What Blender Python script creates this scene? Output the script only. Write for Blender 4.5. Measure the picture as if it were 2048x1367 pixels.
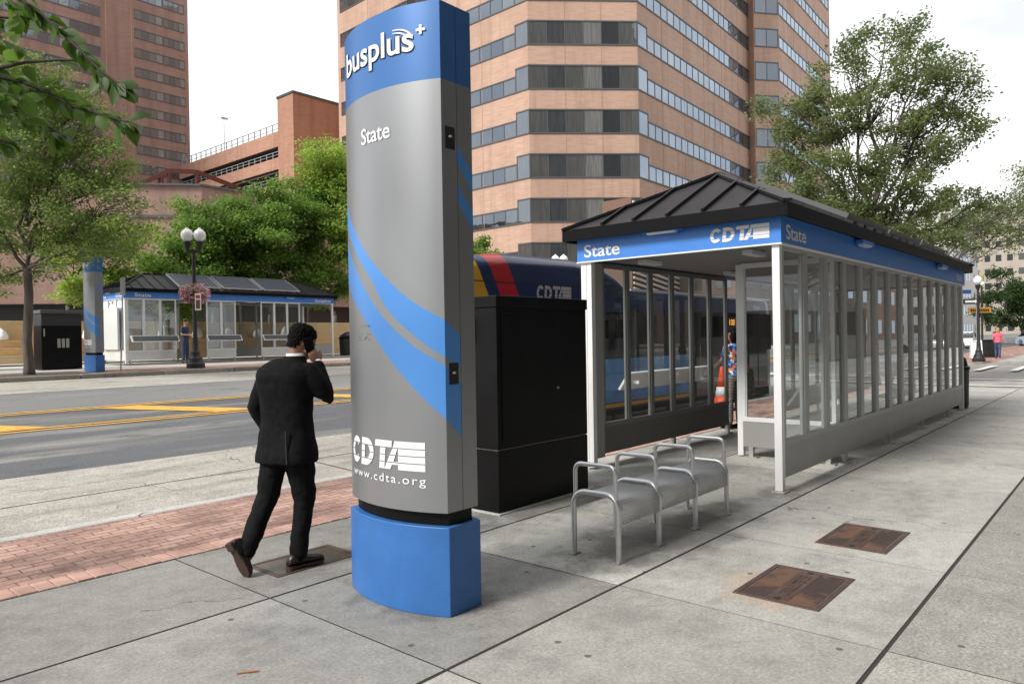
import bpy, bmesh, math, random
import numpy as np
from mathutils import Vector, Matrix, noise as mnoise
R = math.radians
PI = math.pi
S = bpy.context.scene
for o in list(bpy.data.objects): bpy.data.objects.remove(o)

# ------------------------------------------------------------------ camera
cam_d = bpy.data.cameras.new('camera'); cam = bpy.data.objects.new('camera', cam_d)
S.collection.objects.link(cam); S.camera = cam
cam_d.sensor_width = 36; cam_d.sensor_fit = 'HORIZONTAL'; cam_d.lens = 1464 / 2048 * 36
cam_d.clip_start = .05; cam_d.clip_end = 2000
yaw, roll, pitch = R(40.85), R(0.95), R(-0.33)
fw = Vector((math.cos(yaw), math.sin(yaw), 0)); rt = Vector((math.sin(yaw), -math.cos(yaw), 0)); up = Vector((0, 0, 1))
fw2 = fw * math.cos(pitch) + up * math.sin(pitch); up2 = up * math.cos(pitch) - fw * math.sin(pitch)
rr = rt * math.cos(roll) - up2 * math.sin(roll); uu = rt * math.sin(roll) + up2 * math.cos(roll)
cam.matrix_world = Matrix(((rr.x, uu.x, -fw2.x, 0), (rr.y, uu.y, -fw2.y, 0), (rr.z, uu.z, -fw2.z, 1.6), (0, 0, 0, 1)))
S.render.resolution_x = 1024; S.render.resolution_y = 683

# ------------------------------------------------------------------ world + sun
SUN_EL, SUN_AZ = 40, 168      # azimuth measured from +X towards +Y: direction the light comes from
W = bpy.data.worlds.new('World'); S.world = W; W.use_nodes = True
nt = W.node_tree; nt.nodes.clear()
def N(t, ty, **kw):
    n = t.nodes.new(ty)
    for k, v in kw.items(): setattr(n, k, v)
    return n
out = N(nt, 'ShaderNodeOutputWorld'); bg = N(nt, 'ShaderNodeBackground'); bg.inputs['Strength'].default_value = 0.085
sky = N(nt, 'ShaderNodeTexSky', sky_type='NISHITA', sun_disc=False)
sky.sun_elevation = R(SUN_EL); sky.sun_rotation = R(90 - SUN_AZ)
tc = N(nt, 'ShaderNodeTexCoord'); mp = N(nt, 'ShaderNodeMapping'); mp.inputs['Scale'].default_value = (1, 1, 2.6)
mp.inputs['Location'].default_value = (.35, .2, 0)
nz = N(nt, 'ShaderNodeTexNoise'); nz.inputs['Scale'].default_value = 2.1; nz.inputs['Detail'].default_value = 7; nz.inputs['Roughness'].default_value = .56
cr = N(nt, 'ShaderNodeValToRGB'); cr.color_ramp.elements[0].position = .33; cr.color_ramp.elements[1].position = .47
cr.color_ramp.elements[0].color = (.66, .66, .66, 1)
mx = N(nt, 'ShaderNodeMixRGB'); mx.inputs['Color2'].default_value = (13.0, 13.1, 13.3, 1)
nt.links.new(tc.outputs['Generated'], mp.inputs['Vector']); nt.links.new(mp.outputs['Vector'], nz.inputs['Vector'])
nt.links.new(nz.outputs['Fac'], cr.inputs['Fac']); nt.links.new(cr.outputs['Color'], mx.inputs['Fac'])
nt.links.new(sky.outputs['Color'], mx.inputs['Color1']); nt.links.new(mx.outputs['Color'], bg.inputs['Color'])
nt.links.new(bg.outputs[0], out.inputs['Surface'])
sl = bpy.data.lights.new('sun', 'SUN'); sl.energy = 3.3; sl.angle = R(16); sl.color = (1, .955, .89)
so = bpy.data.objects.new('sun', sl); S.collection.objects.link(so)
sd = Vector((math.cos(R(SUN_AZ)) * math.cos(R(SUN_EL)), math.sin(R(SUN_AZ)) * math.cos(R(SUN_EL)), math.sin(R(SUN_EL))))
so.rotation_euler = sd.to_track_quat('Z', 'Y').to_euler(); so.location = (-10, 5, 30)
S.view_settings.view_transform = 'Standard'; S.view_settings.look = 'None'; S.view_settings.exposure = 0.25; S.view_settings.gamma = 1
S.render.engine = 'CYCLES'
S.cycles.transparent_max_bounces = 24; S.cycles.max_bounces = 8

# ------------------------------------------------------------------ helpers
COL = S.collection
def tag(o, label=None, cat=None, group=None, kind=None):
    if label: o['label'] = label
    if cat: o['category'] = cat
    if group: o['group'] = group
    if kind: o['kind'] = kind
    return o
def empty(name, loc, rz=0, label=None, cat=None, group=None, sc=1):
    o = bpy.data.objects.new(name, None); COL.objects.link(o); o.location = loc; o.rotation_euler = (0, 0, rz); o.scale = (sc,) * 3
    o.empty_display_size = .2
    return tag(o, label, cat, group)
def kids(o): return [c for c in bpy.data.objects if c.parent == o]
def copy_tree(o, parent=None):
    ch = kids(o); c = o.copy(); COL.objects.link(c); c.parent = parent
    for k in ch: copy_tree(k, c)
    return c
class MB:
    def __init__(s): s.v = []; s.f = []; s.m = []
    def add(s, vs, fs, mi=0):
        b = len(s.v); s.v += [tuple(v) for v in vs]; s.f += [tuple(i + b for i in f) for f in fs]; s.m += [mi] * len(fs); return s
    def box(s, x0, x1, y0, y1, z0, z1, mi=0):
        return s.add([(x0,y0,z0),(x1,y0,z0),(x1,y1,z0),(x0,y1,z0),(x0,y0,z1),(x1,y0,z1),(x1,y1,z1),(x0,y1,z1)],
                     [(0,3,2,1),(4,5,6,7),(0,1,5,4),(1,2,6,5),(2,3,7,6),(3,0,4,7)], mi)
    def prism(s, poly, z0, z1, mi=0):
        n = len(poly)
        a = sum(poly[i][0]*poly[(i+1)%n][1]-poly[(i+1)%n][0]*poly[i][1] for i in range(n))
        if a < 0: poly = poly[::-1]
        return s.add([(x,y,z0) for x,y in poly] + [(x,y,z1) for x,y in poly],
                     [tuple(range(n))[::-1], tuple(range(n,2*n))] + [(i,(i+1)%n,n+(i+1)%n,n+i) for i in range(n)], mi)
    def obox(s, c, ax, ay, az, mi=0):      # oriented box: centre and three half-axis vectors
        c, ax, ay, az = map(Vector, (c, ax, ay, az))
        vs = [c+ax*i+ay*j+az*k for k in (-1,1) for j in (-1,1) for i in (-1,1)]
        return s.add(vs, [(0,2,3,1),(4,5,7,6),(0,1,5,4),(1,3,7,5),(3,2,6,7),(2,0,4,6)], mi)
    def bar(s, a, b, w, h=None, mi=0, upv=(0,0,1)):
        a, b = Vector(a), Vector(b); h = h or w; d = (b-a); L = d.length; d.normalize(); u = Vector(upv)
        if abs(d.dot(u)) > .98: u = Vector((1,0,0))
        x = d.cross(u).normalized(); y = x.cross(d)
        return s.obox((a+b)/2, d*L/2, x*w/2, y*h/2, mi)
    def tube(s, pts, r, n=10, cap=True, mi=0):
        pts = [Vector(p) for p in pts]; k = len(pts); rs = r if isinstance(r, (list, tuple)) else [r]*k
        vs = []; fs = []; prev = None
        for i, p in enumerate(pts):
            d = (pts[min(i+1,k-1)] - pts[max(i-1,0)]).normalized()
            if prev is None:
                u = d.orthogonal().normalized()
            else:
                u = (prev - d*prev.dot(d)).normalized()
            prev = u; w = d.cross(u)
            for j in range(n):
                a = 2*PI*j/n; vs.append(p + (u*math.cos(a) + w*math.sin(a))*rs[i])
        for i in range(k-1):
            for j in range(n): fs.append((i*n+j, i*n+(j+1)%n, (i+1)*n+(j+1)%n, (i+1)*n+j))
        if cap: fs.append(tuple(range(n))[::-1]); fs.append(tuple(range((k-1)*n, k*n)))
        return s.add(vs, fs, mi)
    def lathe(s, prof, n=20, c=(0,0,0), mi=0):
        vs = []; fs = []; k = len(prof)
        for r, z in prof:
            for j in range(n):
                a = 2*PI*j/n; vs.append((c[0]+r*math.cos(a), c[1]+r*math.sin(a), c[2]+z))
        for i in range(k-1):
            for j in range(n): fs.append((i*n+j, i*n+(j+1)%n, (i+1)*n+(j+1)%n, (i+1)*n+j))
        fs.append(tuple(range(n))[::-1]); fs.append(tuple(range((k-1)*n, k*n)))
        return s.add(vs, fs, mi)
    def rings(s, rings, mi=0, cap=True):   # list of closed point lists of equal length
        n = len(rings[0]); vs = [p for r in rings for p in r]; fs = []
        for i in range(len(rings)-1):
            for j in range(n): fs.append((i*n+j, i*n+(j+1)%n, (i+1)*n+(j+1)%n, (i+1)*n+j))
        if cap: fs.append(tuple(range(n))[::-1]); fs.append(tuple(range((len(rings)-1)*n, len(rings)*n)))
        return s.add(vs, fs, mi)
    def quad(s, a, b, c, d, mi=0): return s.add([a,b,c,d], [(0,1,2,3)], mi)
    def build(s, name, mats, parent=None, smooth=False, bevel=0, loc=None, autos=None):
        me = bpy.data.meshes.new(name); me.from_pydata(s.v, [], s.f)
        mats = mats if isinstance(mats, (list, tuple)) else [mats]
        for m in mats: me.materials.append(m)
        if len(mats) > 1: me.polygons.foreach_set('material_index', s.m)
        me.update()
        bm = bmesh.new(); bm.from_mesh(me); bmesh.ops.recalc_face_normals(bm, faces=bm.faces)
        if smooth:
            for f in bm.faces: f.smooth = True
        bm.to_mesh(me); bm.free()
        o = bpy.data.objects.new(name, me); COL.objects.link(o); o.parent = parent
        if loc: o.location = loc
        if bevel:
            b = o.modifiers.new('bevel', 'BEVEL'); b.width = bevel; b.segments = 2; b.limit_method = 'ANGLE'; b.angle_limit = R(40)
        if smooth and autos:
            for e in []: pass
            me.set_sharp_from_angle(angle=R(autos))
        return o
def text_mesh(txt, size, off=0, ext=0, shear=0, spacing=1.0):
    c = bpy.data.curves.new('t', 'FONT'); c.body = txt; c.size = size; c.offset = off; c.extrude = ext; c.shear = shear; c.resolution_u = 5
    c.space_character = spacing
    o = bpy.data.objects.new('t', c); COL.objects.link(o); dg = bpy.context.evaluated_depsgraph_get(); dg.update()
    me = bpy.data.meshes.new_from_object(o.evaluated_get(dg)); vs = [tuple(v.co) for v in me.vertices]; fs = [tuple(p.vertices) for p in me.polygons]
    bpy.data.objects.remove(o); bpy.data.curves.remove(c); bpy.data.meshes.remove(me)
    return vs, fs
def text_part(name, txt, width, height, fn, mat, parent, off=0, ext=0, shear=0, xh=False, spacing=1.0, du=0, dv=0, dn=0):
    """text fitted to width x height (baseline box), mapped by fn(u,v,n)"""
    vs, fs = text_mesh(txt, 1, off, 0.5 if ext else 0, shear, spacing)
    x0 = min(v[0] for v in vs); x1 = max(v[0] for v in vs)
    H = 0.72                               # cap height of the built in font at size 1
    m = MB(); m.add([fn((v[0]-x0)/(x1-x0)*width + du, v[1]/H*height + dv, (v[2]*ext*2 if ext else 0) + dn) for v in vs], fs)
    me = bpy.data.meshes.new(name); me.from_pydata(m.v, [], m.f); me.materials.append(mat)
    o = bpy.data.objects.new(name, me); COL.objects.link(o); o.parent = parent
    return o
def clip(poly, z0, z1):
    for sgn, z in ((1, z0), (-1, z1)):
        res = []
        for i in range(len(poly)):
            a, b = poly[i], poly[(i+1) % len(poly)]; da, db = sgn*(a[1]-z), sgn*(b[1]-z)
            if da >= 0: res.append(a)
            if da*db < 0:
                t = da/(da-db); res.append((a[0]+(b[0]-a[0])*t, a[1]+(b[1]-a[1])*t))
        poly = res
        if len(poly) < 3: return []
    return poly
def striped_logo(m, W_, H_, fn):
    """the striped CDTA letters in a W_ x H_ box"""
    P = []
    n = 18
    for i in range(n):
        a, b = R(38 + 284*i/n), R(38 + 284*(i+1)/n)
        P.append([(.42+.42*math.cos(a), .5+.5*math.sin(a)), (.42+.42*math.cos(b), .5+.5*math.sin(b)), (.42+.19*math.cos(b), .5+.26*math.sin(b)), (.42+.19*math.cos(a), .5+.26*math.sin(a))])
    P.append([(.9,0),(1.15,0),(1.15,1),(.9,1)]); P.append([(1.15,0),(1.25,0),(1.25,.25),(1.15,.25)]); P.append([(1.15,.75),(1.25,.75),(1.25,1),(1.15,1)])
    for i in range(12):
        a, b = R(-90+15*i), R(-75+15*i)
        P.append([(1.25+.5*math.cos(a), .5+.5*math.sin(a)), (1.25+.5*math.cos(b), .5+.5*math.sin(b)), (1.25+.25*math.cos(b), .5+.25*math.sin(b)), (1.25+.25*math.cos(a), .5+.25*math.sin(a))])
    P.append([(1.82,.77),(2.7,.77),(2.7,1),(1.82,1)]); P.append([(2.12,0),(2.4,0),(2.4,.77),(2.12,.77)])
    P.append([(2.4,0),(2.7,0),(3.02,.8),(3.02,1),(2.87,1)]); P += [[(3.02+.12*i,0),(3.14+.12*i,0),(3.14+.12*i,1),(3.02+.12*i,1)] for i in range(9)]; P.append([(2.77,.17),(3.02,.17),(3.02,.28),(2.81,.28)])
    for p in P:
        for z0, z1 in ((0,.235),(.265,.485),(.515,.735),(.765,1)):
            q = clip(p, z0, z1)
            if len(q) > 2: m.add([fn(x/4.1*W_ + (y-.5)*.10*H_*(1 if x < 2.8 else 0), y*H_, 0) for x, y in q], [tuple(range(len(q)))])
    return m

# ------------------------------------------------------------------ materials
def mat(name, col=(.5,.5,.5), rough=.6, metal=0, spec=None, noise=0, nscale=8, bump=0, bscale=40, coat=0, trans=0, emis=None, nstretch=None, ior=None):
    m = bpy.data.materials.new(name); m.use_nodes = True; t = m.node_tree; b = t.nodes['Principled BSDF']
    b.inputs['Base Color'].default_value = (*col, 1); b.inputs['Roughness'].default_value = rough; b.inputs['Metallic'].default_value = metal
    if spec is not None: b.inputs['Specular IOR Level'].default_value = spec
    if coat: b.inputs['Coat Weight'].default_value = coat; b.inputs['Coat Roughness'].default_value = .08
    if emis: b.inputs['Emission Color'].default_value = (*emis[0], 1); b.inputs['Emission Strength'].default_value = emis[1]
    co = N(t, 'ShaderNodeTexCoord'); vec = co.outputs['Object']
    if nstretch:
        mpp = N(t, 'ShaderNodeMapping'); mpp.inputs['Scale'].default_value = nstretch; t.links.new(vec, mpp.inputs[0]); vec = mpp.outputs[0]
    if noise:
        n = N(t, 'ShaderNodeTexNoise'); n.inputs['Scale'].default_value = nscale; n.inputs['Detail'].default_value = 6; n.inputs['Roughness'].default_value = .6
        t.links.new(vec, n.inputs['Vector'])
        h = N(t, 'ShaderNodeHueSaturation'); h.inputs['Color'].default_value = (*col, 1)
        r = N(t, 'ShaderNodeMapRange'); r.inputs['From Min'].default_value = .3; r.inputs['From Max'].default_value = .7
        r.inputs['To Min'].default_value = 1-noise; r.inputs['To Max'].default_value = 1+noise
        t.links.new(n.outputs['Fac'], r.inputs['Value']); t.links.new(r.outputs[0], h.inputs['Value']); t.links.new(h.outputs[0], b.inputs['Base Color'])
    if bump:
        n2 = N(t, 'ShaderNodeTexNoise'); n2.inputs['Scale'].default_value = bscale; n2.inputs['Detail'].default_value = 5; t.links.new(vec, n2.inputs['Vector'])
        bp = N(t, 'ShaderNodeBump'); bp.inputs['Strength'].default_value = bump; bp.inputs['Distance'].default_value = .01
        t.links.new(n2.outputs['Fac'], bp.inputs['Height']); t.links.new(bp.outputs[0], b.inputs['Normal'])
    return m
def ramp_between(t, fac, a, b, p0=.4, p1=.6):
    r = N(t, 'ShaderNodeValToRGB'); r.color_ramp.elements[0].position = p0; r.color_ramp.elements[1].position = p1
    r.color_ramp.elements[0].color = (*a, 1); r.color_ramp.elements[1].color = (*b, 1); t.links.new(fac, r.inputs[0]); return r.outputs[0]
def tnoise(t, vec, scale, detail=5, rough=.6, stretch=None):
    if stretch:
        mpp = N(t, 'ShaderNodeMapping'); mpp.inputs['Scale'].default_value = stretch; t.links.new(vec, mpp.inputs[0]); vec = mpp.outputs[0]
    n = N(t, 'ShaderNodeTexNoise'); n.inputs['Scale'].default_value = scale; n.inputs['Detail'].default_value = detail; n.inputs['Roughness'].default_value = rough
    t.links.new(vec, n.inputs['Vector']); return n.outputs['Fac']
def mixc(t, fac, a, b, mode='MIX'):
    m = N(t, 'ShaderNodeMixRGB', blend_type=mode)
    for s_, v in ((0, fac), (1, a), (2, b)):
        if isinstance(v, (int, float)): m.inputs[s_].default_value = v
        elif isinstance(v, tuple): m.inputs[s_].default_value = (*v, 1)
        else: t.links.new(v, m.inputs[s_])
    return m.outputs[0]
def math_(t, op, a, b=None, c=None):
    m = N(t, 'ShaderNodeMath', operation=op)
    for i, v in enumerate((a, b, c)):
        if v is None: continue
        if isinstance(v, (int, float)): m.inputs[i].default_value = v
        else: t.links.new(v, m.inputs[i])
    return m.outputs[0]
def bump_to(t, h, strength, dist=.01):
    bp = N(t, 'ShaderNodeBump'); bp.inputs['Strength'].default_value = strength; bp.inputs['Distance'].default_value = dist
    t.links.new(h, bp.inputs['Height']); t.links.new(bp.outputs[0], t.nodes['Principled BSDF'].inputs['Normal'])

def concrete(name, c1, c2, stain=.5, speck=.5, gum_and_shade=True, perisland=True, streak=None):
    m = mat(name, c1, .85); t = m.node_tree; b = t.nodes['Principled BSDF']; g = N(t, 'ShaderNodeNewGeometry'); pos = g.outputs['Position']
    big = tnoise(t, pos, .55, 6, .62, streak); col = mixc(t, ramp_between(t, big, (0,0,0), (1,1,1), .3, .7), c1, c2)
    st = tnoise(t, pos, 1.5, 9, .7, streak); col = mixc(t, ramp_between(t, st, (stain,)*3, (0,)*3, .32, .5), col, tuple(x*.5 for x in c1))
    fine = tnoise(t, pos, 55, 3, .7); col = mixc(t, .55*speck, col, ramp_between(t, fine, (.02,)*3, (.98,)*3, .3, .7), 'OVERLAY')
    mid = tnoise(t, pos, 7, 6, .75); col = mixc(t, .24, col, ramp_between(t, mid, (.15,)*3, (.85,)*3, .3, .7), 'OVERLAY')
    wv = N(t, 'ShaderNodeTexNoise'); wv.inputs['Scale'].default_value = 1.3; wv.inputs['Detail'].default_value = 6; t.links.new(pos, wv.inputs['Vector'])
    wa = N(t, 'ShaderNodeVectorMath', operation='MULTIPLY_ADD'); t.links.new(wv.outputs['Color'], wa.inputs[0]); wa.inputs[1].default_value = (.9,.9,0); t.links.new(pos, wa.inputs[2])
    vc = N(t, 'ShaderNodeTexVoronoi', feature='DISTANCE_TO_EDGE'); vc.inputs['Scale'].default_value = .33; t.links.new(wa.outputs[0], vc.inputs['Vector'])
    ck = math_(t, 'MULTIPLY', math_(t, 'LESS_THAN', vc.outputs['Distance'], .0013), math_(t, 'GREATER_THAN', tnoise(t, pos, .5, 2), .55)); col = mixc(t, math_(t, 'MULTIPLY', ck, .75), col, (.05,.047,.043))
    for (cx_, cy_, ax_, ay_, amt_, dc_) in ((3.07,3.49,2.3,1.55,.5,(.10,.095,.085)),(4.55,1.80,2.1,3.1,.30,(.42,.22,.08)),(5.98,1.78,2.2,3.3,.16,(.42,.22,.08)),(7.35,2.8,3.2,3.2,.5,(.11,.105,.09)),(5.6,4.5,.85,1.6,.55,(.09,.085,.078))) if gum_and_shade else ():  # dark rings mix dirt with painted contact shade; rust rings round the hatches
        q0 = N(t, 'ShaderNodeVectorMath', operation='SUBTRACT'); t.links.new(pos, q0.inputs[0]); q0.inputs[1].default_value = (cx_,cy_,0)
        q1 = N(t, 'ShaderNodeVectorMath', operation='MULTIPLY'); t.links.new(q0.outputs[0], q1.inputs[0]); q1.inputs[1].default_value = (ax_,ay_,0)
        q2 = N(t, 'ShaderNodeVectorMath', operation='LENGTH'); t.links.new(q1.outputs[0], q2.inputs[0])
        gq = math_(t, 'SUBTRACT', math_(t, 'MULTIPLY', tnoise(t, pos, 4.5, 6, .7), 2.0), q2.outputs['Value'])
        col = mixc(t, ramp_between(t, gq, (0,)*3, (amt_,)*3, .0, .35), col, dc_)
    if perisland:
        v = math_(t, 'MULTIPLY_ADD', g.outputs['Random Per Island'], .30, .86)
        h = N(t, 'ShaderNodeHueSaturation'); t.links.new(col, h.inputs['Color']); t.links.new(v, h.inputs['Value']); col = h.outputs[0]
    if gum_and_shade:
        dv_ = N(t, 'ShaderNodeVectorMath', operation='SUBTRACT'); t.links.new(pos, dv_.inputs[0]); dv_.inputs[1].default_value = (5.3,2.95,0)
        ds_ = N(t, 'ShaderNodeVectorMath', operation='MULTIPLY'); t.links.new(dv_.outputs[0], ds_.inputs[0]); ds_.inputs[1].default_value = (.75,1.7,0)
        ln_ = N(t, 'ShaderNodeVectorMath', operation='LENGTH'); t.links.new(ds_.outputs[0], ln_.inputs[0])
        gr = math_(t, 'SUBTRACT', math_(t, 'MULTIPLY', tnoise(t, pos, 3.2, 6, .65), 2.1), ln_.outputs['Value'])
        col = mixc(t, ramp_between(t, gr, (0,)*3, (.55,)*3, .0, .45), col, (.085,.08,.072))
        vo = N(t, 'ShaderNodeTexVoronoi', voronoi_dimensions='2D'); vo.inputs['Scale'].default_value = 2.3; t.links.new(pos, vo.inputs['Vector'])
        f = math_(t, 'LESS_THAN', vo.outputs['Distance'], .042); s2 = N(t, 'ShaderNodeSeparateColor'); t.links.new(vo.outputs['Color'], s2.inputs[0])
        f = math_(t, 'MULTIPLY', f, math_(t, 'GREATER_THAN', s2.outputs[0], .80)); col = mixc(t, math_(t, 'MULTIPLY', f, .75), col, (.05,.048,.045))
    t.links.new(col, b.inputs['Base Color']); bump_to(t, fine, .25, .004)
    return m
M = {}
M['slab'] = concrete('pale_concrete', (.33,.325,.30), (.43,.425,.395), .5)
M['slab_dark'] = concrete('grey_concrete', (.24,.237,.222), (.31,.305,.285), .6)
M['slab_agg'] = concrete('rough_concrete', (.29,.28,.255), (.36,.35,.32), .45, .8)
M['joint'] = mat('joint_dirt', (.035,.033,.03), .95)
M['kerb'] = concrete('kerb_stone', (.46,.45,.43), (.55,.54,.52), .3, .5, False)
M['granite'] = concrete('granite_kerb', (.25,.235,.21), (.34,.32,.28), .8, 1, False)
M['conc_road'] = concrete('road_concrete', (.36,.335,.295), (.48,.46,.42), .75, 1, False, False, (.45, 1.5, 1))
def asphalt(name, c, c2, st):
    m = mat(name, c, .82); t = m.node_tree; b = t.nodes['Principled BSDF']; g = N(t, 'ShaderNodeNewGeometry'); pos = g.outputs['Position']
    a = tnoise(t, pos, 1.0, 7, .6, (.12, 1.1, 1)); col = mixc(t, ramp_between(t, a, (0,0,0), (1,1,1), .52, .66), c, c2)
    ob = tnoise(t, pos, 1.7, 6, .7, (.5,1.2,1)); col = mixc(t, ramp_between(t, ob, (.6,)*3, (0,)*3, .34, .44), col, tuple(x*.45 for x in c))
    pa = tnoise(t, pos, .35, 3, .5, (.4,1,1)); col = mixc(t, ramp_between(t, pa, (0,)*3, (.5,)*3, .4, .65), col, tuple(x*.72 for x in c))
    fine = tnoise(t, pos, 60, 3, .7); col = mixc(t, .5, col, ramp_between(t, fine, (.02,)*3, (.98,)*3, .3, .7), 'OVERLAY')
    t.links.new(col, b.inputs['Base Color']); bump_to(t, fine, .3, .004); return m
M['asphalt'] = asphalt('asphalt', (.118,.124,.135), (.30,.29,.265), 1)
M['asphalt_far'] = asphalt('worn_asphalt', (.21,.212,.21), (.30,.29,.27), 1)
M['asphalt_x'] = asphalt('cross_street_asphalt', (.30,.285,.265), (.42,.40,.37), 1)
M['yellow'] = mat('yellow_road_paint', (.72,.40,.07), .7, noise=.25, nscale=9)
M['white_paint'] = mat('white_road_paint', (.75,.75,.72), .7, noise=.15, nscale=9)
def paver():
    m = mat('brick_paver', (.4,.2,.15), .85); t = m.node_tree; b = t.nodes['Principled BSDF']; g = N(t, 'ShaderNodeNewGeometry'); pos = g.outputs['Position']
    wob = N(t, 'ShaderNodeTexNoise'); wob.inputs['Scale'].default_value = 2.2; t.links.new(pos, wob.inputs['Vector'])
    v = N(t, 'ShaderNodeVectorMath', operation='MULTIPLY_ADD'); t.links.new(wob.outputs['Color'], v.inputs[0]); v.inputs[1].default_value = (.02,.03,0); t.links.new(pos, v.inputs[2])
    br = N(t, 'ShaderNodeTexBrick'); t.links.new(v.outputs[0], br.inputs['Vector']); br.inputs['Scale'].default_value = 1
    br.inputs['Brick Width'].default_value = .205; br.inputs['Row Height'].default_value = .102; br.inputs['Mortar Size'].default_value = .007; br.inputs['Mortar Smooth'].default_value = .35
    br.inputs['Color1'].default_value = (.40,.24,.19,1); br.inputs['Color2'].default_value = (.54,.35,.285,1); br.inputs['Mortar'].default_value = (.20,.13,.11,1)
    a = tnoise(t, pos, 1.4, 8, .72, (.6,1.2,1)); col = mixc(t, ramp_between(t, a, (.9,)*3, (0,)*3, .38, .55), br.outputs['Color'], (.16,.10,.085))
    fine = tnoise(t, pos, 45, 3, .7); col = mixc(t, .3, col, ramp_between(t, fine, (.1,)*3, (.9,)*3, .3, .7), 'OVERLAY')
    t.links.new(col, b.inputs['Base Color'])
    h = math_(t, 'SUBTRACT', math_(t, 'MULTIPLY', fine, .15), br.outputs['Fac']); bump_to(t, h, .8, .01); return m
M['paver'] = paver()
def wallbrick(name, c1, c2, weather=(.5,.45,.4), wamt=.4):
    m = mat(name, c1, .85); t = m.node_tree; b = t.nodes['Principled BSDF']; g = N(t, 'ShaderNodeNewGeometry'); pos = g.outputs['Position']
    a = tnoise(t, pos, 1.0, 5, .65, (.8,.8,9)); col = mixc(t, ramp_between(t, a, (0,)*3, (1,)*3, .36, .64), c1, c2)
    d = tnoise(t, pos, .22, 6, .6, (1,1,.5)); col = mixc(t, ramp_between(t, d, (wamt,)*3, (0,)*3, .36, .56), col, tuple(x*y for x, y in zip(c1, weather)))
    vs_ = tnoise(t, pos, 1.1, 5, .6, (1,1,.07)); col = mixc(t, ramp_between(t, vs_, (.38,)*3, (0,)*3, .34, .50), col, tuple(x*.55 for x in c1))
    s_ = N(t, 'ShaderNodeSeparateXYZ'); t.links.new(pos, s_.inputs[0])
    fr = math_(t, 'FRACT', math_(t, 'MULTIPLY', s_.outputs['Z'], 1/.0677)); mo = math_(t, 'LESS_THAN', fr, .14); col = mixc(t, math_(t, 'MULTIPLY', mo, .45), col, (.32,.27,.23))
    t.links.new(col, b.inputs['Base Color']); return m
M['brick_orange'] = wallbrick('orange_brick', (.45,.285,.21), (.54,.37,.285), (.72,.68,.64), .35)
M['brick_brown'] = wallbrick('brown_brick', (.275,.165,.135), (.345,.215,.18), (.8,.75,.7), .4)
M['brick_red'] = wallbrick('red_brick', (.37,.19,.125), (.46,.26,.18), (.7,.65,.6), .3)
M['brick_weather'] = wallbrick('weathered_red_brick', (.38,.18,.115), (.50,.31,.23), (1.2,1.4,1.5), .8)
M['frame_dark'] = mat('dark_window_metal', (.10,.105,.11), .5, .3)
def pane_mat():
    m = mat('window_pane', (.08,.09,.1), .3); t = m.node_tree; b = t.nodes['Principled BSDF']; o = t.nodes['Material Output']; g = N(t, 'ShaderNodeNewGeometry')
    r = N(t, 'ShaderNodeValToRGB'); r.color_ramp.interpolation = 'CONSTANT'; e = r.color_ramp.elements; e[0].color = (.012,.013,.015,1); e[1].position = .3; e[1].color = (.04,.042,.045,1)
    for p, c in ((.5,(.075,.075,.072)),(.74,(.16,.16,.155)),(.9,(.02,.022,.025))):
        x = e.new(p); x.color = (*c, 1)
    t.links.new(g.outputs['Random Per Island'], r.inputs[0])
    fine = tnoise(t, g.outputs['Position'], 9, 2, .5, (1,1,.05)); c = mixc(t, .3, r.outputs[0], ramp_between(t, fine, (.2,)*3, (.8,)*3, .4, .6), 'OVERLAY')
    t.links.new(c, b.inputs['Base Color']); gl = N(t, 'ShaderNodeBsdfGlossy'); gl.inputs['Roughness'].default_value = .02; gl.inputs['Color'].default_value = (.50,.60,.72,1)
    wv = tnoise(t, g.outputs['Position'], .6, 2, .5); bp = N(t, 'ShaderNodeBump'); bp.inputs['Strength'].default_value = .25; bp.inputs['Distance'].default_value = .05
    t.links.new(wv, bp.inputs['Height']); t.links.new(bp.outputs[0], gl.inputs['Normal'])
    mxs = N(t, 'ShaderNodeMixShader'); lw = N(t, 'ShaderNodeLayerWeight'); lw.inputs[0].default_value = .35
    f = math_(t, 'MULTIPLY_ADD', lw.outputs['Facing'], .85, .10); t.links.new(f, mxs.inputs[0]); t.links.new(b.outputs[0], mxs.inputs[1]); t.links.new(gl.outputs[0], mxs.inputs[2]); t.links.new(mxs.outputs[0], o.inputs[0])
    return m
M['pane'] = pane_mat()
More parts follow.
